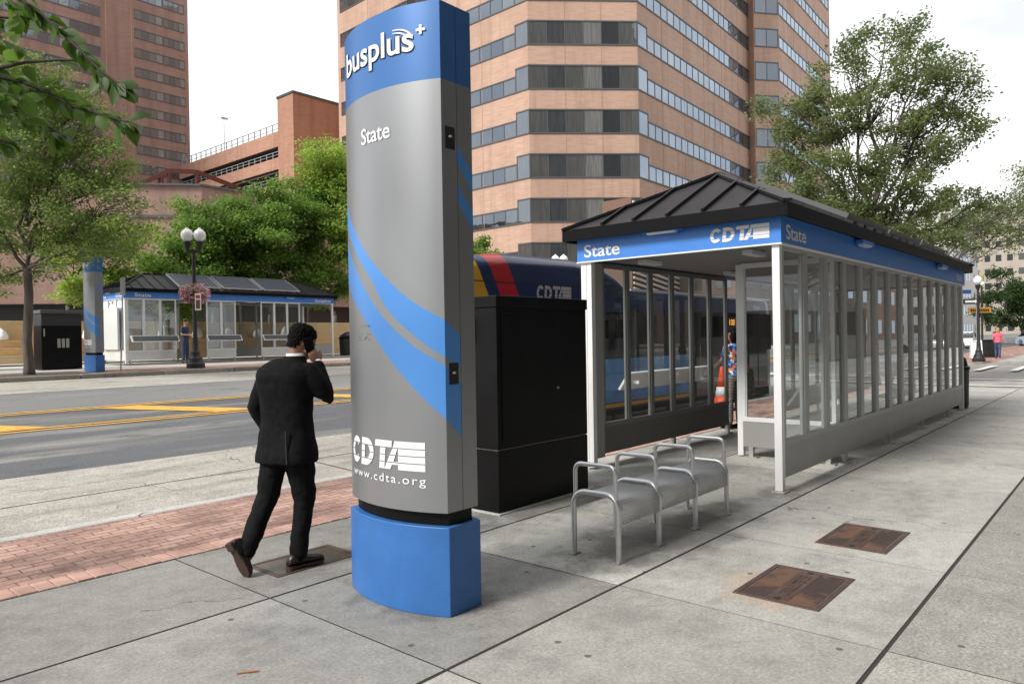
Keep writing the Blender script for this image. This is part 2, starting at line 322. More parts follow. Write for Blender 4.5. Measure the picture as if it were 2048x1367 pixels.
def clear_glass(name, tint=(.9,.94,.93), refl=.04, dirt=.05):
    m = bpy.data.materials.new(name); m.use_nodes = True; t = m.node_tree; t.nodes.clear(); o = N(t, 'ShaderNodeOutputMaterial')
    tr = N(t, 'ShaderNodeBsdfTransparent'); tr.inputs[0].default_value = (*tint, 1); gl = N(t, 'ShaderNodeBsdfGlossy'); gl.inputs['Roughness'].default_value = .015; gl.inputs['Color'].default_value = (.95,.97,1,1)
    df = N(t, 'ShaderNodeBsdfDiffuse'); df.inputs[0].default_value = (.5,.5,.48,1)
    fr = N(t, 'ShaderNodeFresnel'); fr.inputs['IOR'].default_value = 1.5; f = math_(t, 'ADD', math_(t, 'MULTIPLY', fr.outputs[0], 1.2), refl)
    a = N(t, 'ShaderNodeMixShader'); t.links.new(f, a.inputs[0]); t.links.new(tr.outputs[0], a.inputs[1]); t.links.new(gl.outputs[0], a.inputs[2])
    g = N(t, 'ShaderNodeNewGeometry'); n = tnoise(t, g.outputs['Position'], 1.8, 6, .7); d = math_(t, 'MULTIPLY', n, dirt*2)
    b = N(t, 'ShaderNodeMixShader'); t.links.new(d, b.inputs[0]); t.links.new(a.outputs[0], b.inputs[1]); t.links.new(df.outputs[0], b.inputs[2]); t.links.new(b.outputs[0], o.inputs[0])
    return m
M['glass'] = clear_glass('shelter_glass', (.74,.79,.78), .03, .025)
M['silver'] = mat('silver_painted_metal', (.76,.77,.77), .42, .15, noise=.05, nscale=3)
M['grey_panel'] = mat('grey_painted_panel', (.36,.36,.35), .5, .15, noise=.06, nscale=3)
M['steel'] = mat('galvanised_steel', (.60,.61,.62), .34, .75, noise=.08, nscale=6)
M['plate'] = mat('steel_foot_plate', (.42,.41,.38), .5, .6, noise=.2, nscale=20)
M['roof'] = mat('black_standing_seam', (.016,.016,.019), .42, 0, spec=.3, noise=.3, nscale=2)
M['eave'] = mat('black_eave_metal', (.004,.004,.005), .5, spec=.12)
M['blue'] = mat('bright_blue_metal', (.05,.22,.66), .42, noise=.05, nscale=2)
M['white'] = mat('white_vinyl', (.80,.81,.82), .5)
M['black'] = mat('black_paint', (.006,.006,.0065), .42, noise=.4, nscale=2.5, spec=.14)
M['black_matte'] = mat('black_rubber', (.015,.015,.016), .8)
M['soffit'] = mat('soffit_panel', (.22,.22,.215), .6)
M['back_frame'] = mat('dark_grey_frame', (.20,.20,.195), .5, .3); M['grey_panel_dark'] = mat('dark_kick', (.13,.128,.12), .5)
M['solar'] = None

# ------------------------------------------------------------------ ground
XF0, XF1 = -40., 400.
ZF = .73   # far pavement level at its kerb
def rz_(y): return -.12 + (y-7.25)*.0435
def pave_z(y): return .84 + .02*(y-29)
m = MB()
gp = [(-300,-300,-1.2),(900,-300,-1.2),(900,900,-1.2),(-300,900,-1.2)]
m.quad(*gp).build('ground', mat('ground_dirt', (.2,.19,.17), .95, noise=.2)); tag(bpy.data.objects['ground'], kind='structure')
# near pavement slabs
def slabs(name, mats, ys, x0, dx, n, seed, mifn, z=0.0, skip=None, x_end=None, gap=.007):
    rnd = random.Random(seed); m = MB()
    for j in range(len(ys)-1):
        for i in range(n):
            a = x0 + i*dx; b = a + dx
            dz = rnd.uniform(-.0006,.0008)
            m.box(a+gap*1.1, b-gap*1.1, ys[j]+gap*1.7, ys[j+1]-gap*1.7, z-.08, z+dz, mifn(i, j, rnd))
    o = m.build(name, mats); tag(o, kind='structure'); return o
slabs('pavement', [M['slab'], M['slab_dark'], M['slab_agg']], [-.6, 1.0], -5.2-.01, 1.53, 1, 1, lambda i,j,r: 2)
bpy.data.objects.remove(bpy.data.objects['pavement'])
def mi_main(i, j, r):
    if j == 0: return 2
    if j >= 2 and i < 7: return 1
    if j >= 1 and i < 5: return 1
    return 0
SX0 = 2.45-1.535*6
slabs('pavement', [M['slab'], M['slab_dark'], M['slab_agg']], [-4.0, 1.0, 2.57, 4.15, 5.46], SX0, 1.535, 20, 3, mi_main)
m = MB(); m.box(-40, 23.8, -4.2, 5.47, -.10, -.0035); m.build('pavement_bed', M['joint']); tag(bpy.data.objects['pavement_bed'], kind='structure')
m = MB(); m.box(-40, SX0-.01, -4.0, 5.46, -.08, 0); m.build('pavement_behind', M['slab_dark']); tag(bpy.data.objects['pavement_behind'], kind='structure')
m = MB(); m.box(-40, 23.8, 5.475, 7.08, -.10, -.002); o = m.build('brick_pavement', M['paver']); tag(o, kind='structure')
# soldier course along the slabs
m = MB(); x = -6.0; rnd = random.Random(9)
while x < 23.6:
    m.box(x+.004, x+.108, 5.478, 5.688, -.02, rnd.uniform(.001,.006)); x += .113
o = m.build('brick_edging', mat('soldier_brick', (.45,.28,.23), .85, noise=.45, nscale=2.2), bevel=.006); tag(o, kind='structure')
m = MB(); m.box(-40, 23.8, 7.085, 7.25, -.30, .004); o = m.build('kerb', M['kerb'], bevel=.02); tag(o, kind='structure')
# road sheets on the sloping carriageway
def rsheet(name, mat_, x0, x1, y0, y1, dz, kind='structure'):
    m = MB(); m.quad((x0,y0,rz_(y0)+dz),(x1,y0,rz_(y0)+dz),(x1,y1,rz_(y1)+dz),(x0,y1,rz_(y1)+dz)); o = m.build(name, mat_); tag(o, kind=kind); return o
rsheet('concrete_lane', M['conc_road'], -40, 30, 7.2, 10.3, .002)
m = MB()
for x in (-3.4,1.2,5.8,10.4,15.0,19.6): m.add([(x,7.3,rz_(7.3)+.005),(x+.025,7.3,rz_(7.3)+.005),(x+.025,10.28,rz_(10.28)+.005),(x,10.28,rz_(10.28)+.005)],[(0,1,2,3)])
m.add([(-40,8.8,rz_(8.8)+.005),(30,8.8,rz_(8.8)+.005),(30,8.82,rz_(8.82)+.005),(-40,8.82,rz_(8.82)+.005)],[(0,1,2,3)])
o = m.build('road_joint', M['joint']); tag(o, kind='structure')
rsheet('road', M['asphalt'], -40, 300, 7.2, 16.3, -.004)
rsheet('road_far_lane', M['asphalt_far'], -40, 300, 16.3, 24.0, -.002)
rsheet('concrete_lane_far', M['conc_road'], -40, 60, 20.6, 24.0, .003)
# yellow lines and hatching
m = MB()
def rq(m, pts, dz=.008):
    m.add([(x, y, rz_(y)+dz) for x, y in pts], [tuple(range(len(pts)))])
for y in (14.0, 14.24, 16.34, 16.58): rq(m, [(-40,y),(60,y),(60,y+.10),(-40,y+.10)])
for k in range(-8, 14):
    x = 5.85 + k*3.85
    rq(m, [(x,16.32),(x+1.5,14.36),(x+2.3,14.36),(x+.8,16.32)])
o = m.build('road_marking', M['yellow']); tag(o, kind='structure')
m = MB()
for y in (12.1,): 
    for k in range(0): pass
rq(m, [(-40,20.5),(60,20.5),(60,20.56),(-40,20.56)], .007)
# cross street and crosswalks
m2 = MB(); m2.quad((23.8,-40,-.06),(45,-40,-.06),(45,7.3,-.115),(23.8,7.3,-.115)); o = m2.build('cross_street', M['asphalt_x']); tag(o, kind='structure')
for i in range(8):
    y = -2.4 + i*1.25; m.add([(35.2,y,-.045),(40.0,y,-.045),(40.0,y+.3,-.05),(35.2,y+.3,-.05)], [(0,1,2,3)])
for xx in (26.0, 29.4): m.add([(xx,-8,-.045),(xx+.3,-8,-.045),(xx+.3,7.2,-.10),(xx,7.2,-.10)], [(0,1,2,3)])
for i in range(11):
    y = 8.0 + i*1.35; rq(m, [(25.5,y),(28.6,y),(28.6,y+.55),(25.5,y+.55)], .010)
o = m.build('crosswalk', M['white_paint']); tag(o, kind='structure')
m = MB(); m.box(45, 300, -8, 5.8, -.4, -.02); o = m.build('pavement_beyond', M['slab']); tag(o, kind='structure')
m = MB(); m.box(45, 300, 5.8, 9.6, -.4, -.016); o = m.build('brick_pavement_beyond', M['paver']); tag(o, kind='structure')
# far pavement
m = MB(); m.add([(-40,24.0,ZF),(60,24.0,ZF),(60,26.0,pave_z(26)),(-40,26.0,pave_z(26))], [(0,1,2,3)]); o = m.build('far_brick_pavement', M['paver']); tag(o, kind='structure')
m = MB(); m.add([(-40,26,pave_z(26)),(60,26,pave_z(26)),(60,60,pave_z(32)),(-40,60,pave_z(32))], [(0,1,2,3)]); o = m.build('far_pavement', concrete('bright_concrete', (.42,.41,.38), (.50,.49,.46), .2, .4, False, False)); tag(o, kind='structure')
m = MB()
x = -40
rnd = random.Random(4)
while x < 60: m.box(x, x+2.38, 23.72, 24.0, .3, ZF+.006+rnd.uniform(0,.006)); x += 2.4
o = m.build('far_kerb', M['granite'], bevel=.03); tag(o, kind='structure')
m = MB(); m.add([(5.0,24.05,ZF+.008),(8.4,24.05,ZF+.008),(8.4,25.4,pave_z(25.4)+.008),(5.0,25.4,pave_z(25.4)+.008)], [(0,1,2,3)]); o = m.build('tree_pit', mat('soil', (.10,.085,.075), .95, noise=.3)); tag(o, kind='structure')

# ------------------------------------------------------------------ hatch covers
def plate_mat():
    m = mat('rusty_iron', (.16,.075,.05), .5, .35); t = m.node_tree; b = t.nodes['Principled BSDF']; co = N(t, 'ShaderNodeTexCoord'); v = co.outputs['Object']
    a = tnoise(t, v, 3.0, 6, .6); col = mixc(t, ramp_between(t, a, (0,)*3, (1,)*3, .46, .53), (.19,.10,.062), (.075,.048,.042))
    w = N(t, 'ShaderNodeTexWave', wave_type='BANDS', bands_direction='DIAGONAL'); w.inputs['Scale'].default_value = 22; t.links.new(v, w.inputs[0])
    col = mixc(t, .4, col, ramp_between(t, w.outputs['Fac'], (.1,)*3, (.9,)*3, .35, .65), 'OVERLAY'); t.links.new(col, b.inputs['Base Color']); bump_to(t, w.outputs['Fac'], .6, .01); return m
M['rust'] = plate_mat(); M['rust_plain'] = mat('rusty_iron_rim', (.10,.062,.05), .5, .35, noise=.35, nscale=6)
M['wet_iron'] = mat('wet_brown_iron', (.085,.058,.05), .22, .3, noise=.5, nscale=3)
def hatch(x0, x1, y0, y1, label, txt, wet=False):
    cx, cy = (x0+x1)/2, (y0+y1)/2; a, b = (x1-x0)/2, (y1-y0)/2
    t = empty('hatch_cover', (cx, cy, 0), 0, label, 'hatch cover', 'metal hatch covers set in the pavement')
    m = MB()
    w = .035
    for (p,q,r,s) in ((-a,a,-b,-b+w),(-a,a,b-w,b),(-a,-a+w,-b+w,b-w),(a-w,a,-b+w,b-w)): m.box(p,q,r,s,-.03,.006)
    m.build('frame', M['rust_plain'], t, bevel=.002)
    m = MB(); m.box(-a+w+.006, a-w-.006, -b+w+.006, b-w-.006, -.03, .0045); pl = m.build('plate', M['wet_iron'] if wet else M['rust'], t, bevel=.002)
    if not wet:
        m = MB(); m.box(-a+w+.02, a-w-.02, -.065, .065, .0, .0065); m.build('name_band', M['rust_plain'], t)
        text_part('lettering', txt, .42, .07, lambda u,v,n: (.21-u, .035-v, .0085+n), M['rust_plain'], t, ext=.0015)
        m = MB()
        for sx in (-1,1): m.lathe([(.022,0),(.022,.0012)], 12, (sx*(a-w-.03), 0, .0066))
        m.build('lift_hole', M['black_matte'], t)
    return t
hatch(4.30,5.01,1.43,1.95,'rusty hatch cover nearest the camera, in the pale slabs right of the bench','ELECTRIC')
hatch(5.71,6.44,1.42,1.92,'rusty hatch cover between the nearer cover and the shelter corner post','ELECTRIC')
hatch(2.69,3.38,4.46,4.87,'dark wet hatch cover under the foot of the man in the black suit','',True)

# ------------------------------------------------------------------ totem
RR_ = (.447**2+.115**2)/(2*.115)
def arcx(y, hw=.447, s=.115):
    r = (hw*hw+s*s)/(2*s); return -(math.sqrt(max(r*r-y*y,0))-(r-s))
C1 = [(-.6,1.6),(-.46,1.70),(-.245,1.832),(-.073,1.964),(.155,2.168),(.291,2.304),(.371,2.389),(.467,2.543)]
C2 = [(-.6,1.42),(-.46,1.488),(-.241,1.642),(-.064,1.795),(.079,1.971),(.298,2.181),(.467,2.359)]
C3 = [(-.6,1.32),(-.46,1.435),(-.24,1.578),(.004,1.773),(.163,1.934),(.303,2.077),(.467,2.271)]
C4 = [(-.6,1.0),(-.46,1.128),(-.311,1.266),(-.155,1.417),(.043,1.614),(.19,1.756),(.315,1.856),(.467,2.005)]
def totem_mat(name, back=False):
    m = mat(name, (.4,.4,.4), .36, .35); t = m.node_tree; b = t.nodes['Principled BSDF']; co = N(t, 'ShaderNodeTexCoord'); s_ = N(t, 'ShaderNodeSeparateXYZ'); t.links.new(co.outputs['Object'], s_.inputs[0])
    X, Y, Z = s_.outputs
    n = tnoise(t, co.outputs['Object'], 1.3, 4, .5); grey = mixc(t, n, (.265,.275,.29), (.33,.34,.355))
    blue = (.05,.205,.60)
    def curve(sv, pts):
        f = N(t, 'ShaderNodeFloatCurve'); c = f.mapping.curves[0]; lo, hi = pts[0][0], pts[-1][0]
        P = [((a-lo)/(hi-lo), z/4) for a, z in pts]
        c.points[0].location = P[0]; c.points[1].location = P[-1]
        for p in P[1:-1]: c.points.new(*p)
        f.mapping.update(); t.links.new(math_(t, 'DIVIDE', math_(t, 'SUBTRACT', sv, lo), hi-lo), f.inputs['Value']); return math_(t, 'MULTIPLY', f.outputs[0], 4)
    if not back:
        s = math_(t, 'SUBTRACT', Y, math_(t, 'MAXIMUM', X, 0.)); s = math_(t, 'MAXIMUM', s, -.6)
        f1 = math_(t, 'MULTIPLY', math_(t, 'LESS_THAN', Z, curve(s, C1)), math_(t, 'GREATER_THAN', Z, curve(s, C2)))
        f2 = math_(t, 'MULTIPLY', math_(t, 'LESS_THAN', Z, curve(s, C3)), math_(t, 'GREATER_THAN', Z, curve(s, C4)))
    else:
        s = math_(t, 'SUBTRACT', X, .125)
        def band(a, b_): 
            return math_(t, 'MULTIPLY', math_(t, 'LESS_THAN', Z, math_(t, 'MULTIPLY_ADD', s, -1.27, a)), math_(t, 'GREATER_THAN', Z, math_(t, 'MULTIPLY_ADD', s, -1.25, b_)))
        f1 = band(2.742, 2.63); f2 = band(2.51, 2.40)
    f = math_(t, 'MAXIMUM', math_(t, 'MAXIMUM', f1, f2), math_(t, 'GREATER_THAN', Z, 3.095))
    bl = mixc(t, math_(t, 'GREATER_THAN', Z, 3.095), (.085,.29,.72), (.04,.155,.42))
    col = mixc(t, f, grey, bl); t.links.new(col, b.inputs['Base Color']); t.links.new(math_(t, 'MULTIPLY_ADD', f, -.38, .55), b.inputs['Metallic']); return m
M['totem_f'] = totem_mat('brushed_totem_front'); M['totem_b'] = totem_mat('brushed_totem_back', True)
M['totem_base'] = mat('blue_base_paint', (.035,.15,.43), .42, noise=.10, nscale=5)
def totem(loc, label, detail=True):
    T = empty('bus_stop_totem', loc, 0, label, 'totem sign', 'bus stop totem signs beside the shelters')
    def outline(hw, s, x0, x1, back=0):
        n = 28; p = [(x0+arcx(-hw+2*hw*i/n, hw, s), -hw+2*hw*i/n) for i in range(n+1)]
        if back: p += [(x1-arcx(hw-2*hw*i/n, hw, back), hw-2*hw*i/n) for i in range(n+1)]
        else: p += [(x1, hw), (x1, -hw)]
        return p
    o = MB().prism(outline(.447,.115,0,.1235), .595, 3.545).build('front_casing', M['totem_f'], T, smooth=True, autos=30)
    o = MB().prism([(.1275,-.447),(.25,-.447)] + [(.25-arcx(-.447+.894*i/20,.447,.06), -.447+.894*i/20) for i in range(1,20)] + [(.25,.447),(.1275,.447)], .595, 3.545).build('back_casing', M['totem_b'], T, smooth=True, autos=30)
    MB().prism(outline(.425,.11,.03,.22,.05), .5, .62).build('black_neck', M['black'], T)
    MB().prism(outline(.462,.12,-.005,.255,.07), 0, .515).build('base', M['totem_base'], T, smooth=True, autos=30, bevel=.004)
    f = lambda u, v, n: (arcx(u)-.004-n, u, v)
    # u runs to the viewer's right = -y
    g_ = lambda u0, v0: (lambda u, v, n: f(u0-u, v0+v, n))
    text_part('lettering', 'State', .275, .098, g_(.152, 2.797), M['white'], T, off=.012)
    for dn, mt, of in ((-.001, M['black_matte'], .03), (.004, M['white'], .018)):  # wider black copy beneath paints the shadow of the cut-in letters
        text_part('lettering', 'busplus', .665, .150, g_(.362 + (.008 if dn < 0 else 0), 3.275), mt, T, off=of, dn=dn, shear=0)
    m = MB()
    for k, (r0, du) in enumerate(((.13,0),(.10,.012))):
        pts = []
        for i in range(9):
            a = R(20+9*i); 
            pts.append((-.215-r0*math.cos(a)+.05, 3.40-.065+r0*math.sin(a)*.6))
        for i in range(8):
            w = .008*(1-i/10)
            (a0,b0),(a1,b1) = pts[i], pts[i+1]
            m.add([f(a0,b0-w,.004), f(a1,b1-w,.004), f(a1,b1+w,.004), f(a0,b0+w,.004)], [(0,1,2,3)])
    for hw, hh in ((.028,.008),(.008,.028)): m.add([f(-.345+hw,3.385-hh,.004),f(-.345-hw,3.385-hh,.004),f(-.345-hw,3.385+hh,.004),f(-.345+hw,3.385+hh,.004)], [(0,1,2,3)])
    m.build('sparkle_mark', M['white'], T)
    m = striped_logo(MB(), .70, .170, g_(.372, .83)); m.build('logo', M['white'], T)
    text_part('lettering', 'www.cdta.org', .69, .052, g_(.36, .752), M['white'], T, off=.004, spacing=1.25)
    if detail:
        for z0, z1 in ((2.70,2.83),(1.335,1.46)):
            q = MB().box(.03,.105,-.4505,-.44,z0,z1).build('lock_recess', M['black_matte'], T, bevel=.002)
            MB().lathe([(.012,0),(.012,.012)], 12).build('lock', M['plate'], q, loc=(.065,-.452,(z0+z1)/2))
        rnd = random.Random(3); m = MB()
        for k in range(16):
            u, v = .29-.2*rnd.random(), 1.60+.09*rnd.random(); du, dv = rnd.uniform(-.02,.02), rnd.uniform(-.018,.018); w = .0018
            m.add([f(u,v-w,0), f(u-abs(du)-.006,v+dv-w,0), f(u-abs(du)-.006,v+dv+w,0), f(u,v+w,0)], [(0,1,2,3)])
        m.build('scribble', mat('pen_mark', (.12,.12,.12), .7), T)
        m = MB()
        for y in (-.3,-.15,0,.15,.3): m.lathe([(.006,0),(.006,.004)], 8, (0,0,0))
    return T
totem((2.93,3.49,0), 'tall grey and blue totem sign in the foreground beside the walking man')
t2 = totem((8.7,25.0,.76), 'small looking totem sign across the street beside the far shelter', False)

# ------------------------------------------------------------------ utility box (near)
T = empty('utility_cabinet', (4.91,4.43,0), 0, 'big plain black utility cabinet between the totem and the near shelter', 'utility cabinet', 'black utility cabinets by the shelters')
MB().box(0,1.40,0,.75,.012,.575).build('base', M['black'], T, bevel=.004)
MB().box(.012,1.388,.012,.74,.575,.583).build('seam', M['plate'], T)
MB().box(.0,1.40,.0,.75,.583,1.88).build('cabinet_body', M['black'], T, bevel=.004)
MB().box(-.012,1.412,-.012,.762,1.88,1.985).build('lid', M['black'], T, bevel=.006)
MB().box(.06,1.34,-.008,.004,.66,1.83).build('door', M['black'], T, bevel=.003)
MB().lathe([(.012,0),(.012,.02)], 12).build('lock', M['plate'], T, loc=(.86,-.02,1.10)).rotation_euler = (R(90),0,0)
MB().box(-.03,1.44,-.03,.80,.0,.012).build('plinth', M['kerb'], T)
MB().box(-.04,-.012,.28,.31,1.55,1.78).build('handle', M['plate'], T, bevel=.004)
# far utility cabinet
T = empty('utility_cabinet', (8.05,27.3,.80), 0, 'black utility cabinet with three vents across the street behind the tree', 'utility cabinet', 'black utility cabinets by the shelters')
MB().box(0,1.2,0,.8,0,1.45).build('cabinet_body', M['black'], T, bevel=.005)
MB().prism([(0,0),(1.2,0),(1.2,.8),(0,.8)], 1.45, 1.85).build('hood', mat('charcoal_paint', (.03,.03,.031), .5), T, bevel=.01)
MB().box(-.04,1.24,-.05,.84,1.85,1.97).build('lid', mat('grey_lid', (.09,.09,.09), .5), T, bevel=.01)
for k in range(3): MB().box(.46+.13*k,.55+.13*k,-.006,.004,.72,1.02).build('vent', M['plate'], T)
MB().box(.06,.09,-.03,0,1.1,1.35).build('handle', M['steel'], T)

# ------------------------------------------------------------------ shelters
def solar_mat():
    m = mat('solar_cells', (.02,.022,.035), .4, 0, spec=.25); t = m.node_tree; b = t.nodes['Principled BSDF']; co = N(t, 'ShaderNodeTexCoord'); s_ = N(t, 'ShaderNodeSeparateXYZ'); t.links.new(co.outputs['Object'], s_.inputs[0])
    fx = math_(t, 'FRACT', math_(t, 'DIVIDE', s_.outputs[0], .16)); fy = math_(t, 'FRACT', math_(t, 'DIVIDE', s_.outputs[1], .16))
    l = math_(t, 'MAXIMUM', math_(t, 'LESS_THAN', fx, .07), math_(t, 'LESS_THAN', fy, .07)); t.links.new(mixc(t, l, (.022,.024,.04), (.30,.32,.36)), b.inputs['Base Color']); return m
M['solar'] = solar_mat()
M['rail_top'] = mat('dark_rail_face', (.06,.065,.07), .5)
M['lamp_lens'] = mat('lamp_lens', (.7,.7,.68), .3)
M['board'] = mat('pale_map_board', (.62,.64,.63), .35)
def shelter(loc, L, Wd, label, detail, front, back, cross, rails, texts):
    """local x along the street, y from the pavement side inwards. front/back: lists of (x0,x1,panes)"""
    T = empty('bus_shelter', loc, 0, label, 'bus shelter', 'bus shelters either side of the street')
    G, KZ0, KZ1, GT = M['glass'], .14, .50, 2.45
    silver, grey = M['silver'], M['grey_panel']
    # posts
    P = .078
    for x in (0, L-P):
        for y in (0, Wd-P):
            p = MB().box(x, x+P, y, y+P, .02, 2.5).build('post', silver, T, bevel=.004)
            MB().box(x-.04, x+P+.04, y-.03, y+P+.03, 0, .018).build('foot_plate', M['plate'], p, bevel=.003)
    def wall(x0, x1, n, y, thick=.06, gx=False, feet=True, fixed=None, m_=silver):
        if detail and n > 9: m_ = M['mullion_shaded']
        """glazed wall in the plane y (or in the plane x = y when gx)"""
        q = (lambda a0,a1,b0,b1,z0,z1: (b0,b1,a0,a1,z0,z1)) if gx else (lambda a0,a1,b0,b1,z0,z1: (a0,a1,b0,b1,z0,z1))
        g = MB(); fr = MB(); kp = MB(); w = (x1-x0)/n; mw = .13 if n > 9 else .075
        for i in range(n):
            a, b = x0+i*w+mw/2+.015, x0+(i+1)*w-mw/2-.015
            yy = y+thick*.5; V4 = [(a-.01,yy,KZ1),(b+.01,yy,KZ1),(b+.01,yy,GT-.01),(a-.01,yy,GT-.01)]; g.add([(v[1],v[0],v[2]) for v in V4] if gx else V4, [(0,1,2,3)])
            for e in (a-.02, b): fr.box(*q(e, e+.02, y+thick*.25, y+thick*.8, KZ1, GT))
        for i in range(n+1):
            c = x0+i*w; fr.box(*q(max(c-mw/2, x0), min(c+mw/2, x1), y, y+thick, KZ1-.003, GT))
        fr.box(*q(x0, x1, y-.002, y+thick+.002, GT, 2.51)); fr.box(*q(x0, x1, y-.003, y+thick+.003, KZ1-.035, KZ1+.02))
        kp.box(*q(x0, x1, y+.004, y+thick-.004, KZ0, KZ1-.035))
        gw = g.build('glass_wall', G, T); fr.build('frame', m_, gw, bevel=.003); kp.build('kick_panel', M['grey_panel_dark'] if m_ is M['back_frame'] else grey if m_ is grey else (M['kick_shaded'] if detail else M['kick_lit']), gw)
        if feet:
            for c in ([x0+.1, x1-.1] if n < 5 else [x0+3*w*k for k in range(1, n//3+1)]):
                f = MB(); f.box(*q(c-.03, c+.03, y+.005, y+thick-.005, 0.012, KZ0)); f.box(*q(c-.09, c+.09, y-.03, y+thick+.03, 0, .016))
                f.build('foot', M['plate'], gw)
        return gw
    for a, b, n in front: wall(a, b, n, .008, feet=True)
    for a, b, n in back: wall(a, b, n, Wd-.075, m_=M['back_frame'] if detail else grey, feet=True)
    for x, a, b, n in cross: wall(a, b, n, x, gx=True)
    # header beam, fascia
    E = .03
    fas = MB(); Z0, Z1 = 2.50, 2.775
    fas.box(-E, L+E, -E, -E+.04, Z0, Z1); fas.box(-E, L+E, Wd+E-.04, Wd+E, Z0, Z1); fas.box(-E, -E+.04, -E+.04, Wd+E-.04, Z0, Z1); fas.box(L+E-.04, L+E, -E+.04, Wd+E-.04, Z0, Z1)
    fa = fas.build('fascia', M['blue'], T)
    tr = MB(); zt = .014
    for (a,b,c,d) in ((-E-.006,L+E+.006,-E-.006,-E+.042),(-E-.006,L+E+.006,Wd+E-.042,Wd+E+.006),(-E-.006,-E+.042,-E+.042,Wd+E-.042),(L+E-.042,L+E+.006,-E+.042,Wd+E-.042)): tr.box(a,b,c,d,Z0-zt,Z0)
    tr.build('fascia_trim', M['white'], fa)
    MB().box(.02, L-.02, .02, Wd-.02, 2.53, 2.56).build('ceiling', M['soffit'], T)
    for i in range(int(L/2.4)):
        for y in (.55, Wd-.55): MB().box(.5+2.4*i, .9+2.4*i, y-.06, y+.06, 2.47, 2.528).build('ceiling_light', M['lamp_lens'], T, bevel=.01)
    # roof
    o_ = .17; ez0, ez1 = 2.74, 2.88; x0, x1, y0, y1 = -o_, L+o_, -o_+.02, Wd+o_-.02; ym = (y0+y1)/2; rx = 1.38; zr = 3.56
    ev = MB(); w = .025
    ev.box(x0,x1,y0,y0+w,ez0,ez1); ev.box(x0,x1,y1-w,y1,ez0,ez1); ev.box(x0,x0+w,y0+w,y1-w,ez0,ez1); ev.box(x1-w,x1,y0+w,y1-w,ez0,ez1); ev.box(x0+w,x1-w,y0+w,y1-w,ez0+.03,ez0+.04)
    ev.build('eave', M['eave'], T, bevel=.003)
    rf = MB(); A,B,C_,D = (x0,y0,ez1-.004),(x1,y0,ez1-.004),(x1,y1,ez1-.004),(x0,y1,ez1-.004); Pk, Q = (x0+rx,ym,zr),(x1-rx,ym,zr)
    rf.add([A,B,C_,D,Pk,Q], [(0,1,5,4),(2,3,4,5),(0,4,3),(1,2,5)])
    roof = rf.build('roof', M['roof'], T)
    sm = MB()
    for s0, yy in ((1, y0), (-1, y1)):
        k = x0+.42
        while k < x1-.2:
            tt = min(1, (k-x0)/rx, (x1-k)/rx); z = ez1+(zr-ez1)*tt; sm.bar((k, yy, ez1+.012), (k, yy+(ym-yy)*tt, z+.012), .028, .05); k += .42
    for s0, xx in ((1, x0), (-1, x1)):
        k = y0+.47
        while k < y1-.2:
            tt = min((k-y0)/(ym-y0), (y1-k)/(y1-ym)); z = ez1+(zr-ez1)*tt; sm.bar((xx, k, ez1+.012), (xx+s0*rx*tt, k, z+.012), .028, .05); k += .42
    for a, b in ((A,Pk),(D,Pk),(B,Q),(C_,Q),(Pk,Q)): sm.bar((a[0],a[1],a[2]+.015),(b[0],b[1],b[2]+.015), .09, .03)
    sm.build('roof_seam', M['roof'], roof)
    # solar panels on the front slope
    sn = Vector((0, ym-y0, zr-ez1)).normalized(); 
    for k in range(3):
        a = L*.22 + k*L*.2; b = a + L*.185; c = Vector(((a+b)/2, y0+(ym-y0)*.5, ez1+(zr-ez1)*.5+.075)); hl = (ym-y0)*.46
        up_ = Vector((0,-(zr-ez1),(ym-y0))).normalized()
        pn = bpy.data.objects.new('solar_panel', None)
        q = MB().box(-(b-a)/2, (b-a)/2, -hl, hl, -.02, .02).build('solar_panel', M['solar'], T); q.location = c; q.rotation_euler = (math.atan2(zr-ez1, ym-y0), 0, 0)
        f = MB()
        for (p0,p1,q0,q1) in ((-(b-a)/2-.02,(b-a)/2+.02,-hl-.01,-hl+.01),(-(b-a)/2-.01,(b-a)/2+.01,hl-.01,hl+.01),(-(b-a)/2-.01,-(b-a)/2+.01,-hl+.01,hl-.01),((b-a)/2-.01,(b-a)/2+.01,-hl+.01,hl-.01)): f.box(p0,p1,q0,q1,-.03,.03)
        for s0 in (-.7,.7): f.box(s0*(b-a)/2-.02, s0*(b-a)/2+.02, -hl-.03, hl, -.10, -.03)
        f.build('panel_frame', M['steel'] if not detail else M['frame_dark'], q)
    # visor lights on the fascia
    def visor(x, y, vert, blue=True):
        m_ = MB()
        if vert: m_.box(x-.11, x-.02, y-.24, y+.24, 2.735, 2.785); v = m_.build('fascia_light', M['blue'], T, bevel=.004); MB().box(x-.10, x-.03, y-.17, y+.17, 2.715, 2.737).build('lens', M['lamp_lens'], v)
        else: m_.box(x-.24, x+.24, y-.11, y-.02, 2.69, 2.74); v = m_.build('fascia_light', M['blue'], T, bevel=.004); MB().box(x-.17, x+.17, y-.10, y-.03, 2.67, 2.692).build('lens', M['lamp_lens'], v)
    visor(-E, Wd*.52, True); visor(L*.27, -E, False); visor(L*.75, -E, False)
    # leaning rails
    for (a, b, y, s0, z, *pad) in rails:
        d = Vector((0, s0*.09, -.13)) ; r_ = MB().obox(((a+b)/2, y+s0*.15, z), ((b-a)/2,0,0), d*.9, Vector((0,.13,.09*s0)).normalized()*.018*1).build('leaning_rail', silver, T, bevel=.006)
        if not pad: MB().obox(((a+b)/2, y+s0*.17 + .012*s0, z+.02), ((b-a)/2-.05,0,0), d*.62, Vector((0,.13,.09*s0)).normalized()*.014).build('rail_pad', M['rail_top'], r_)
        br = MB()
        for x in (a+.15, b-.15): br.bar((x, y, z-.02), (x, y+s0*.13, z), .04)
        br.build('bracket', silver, r_)
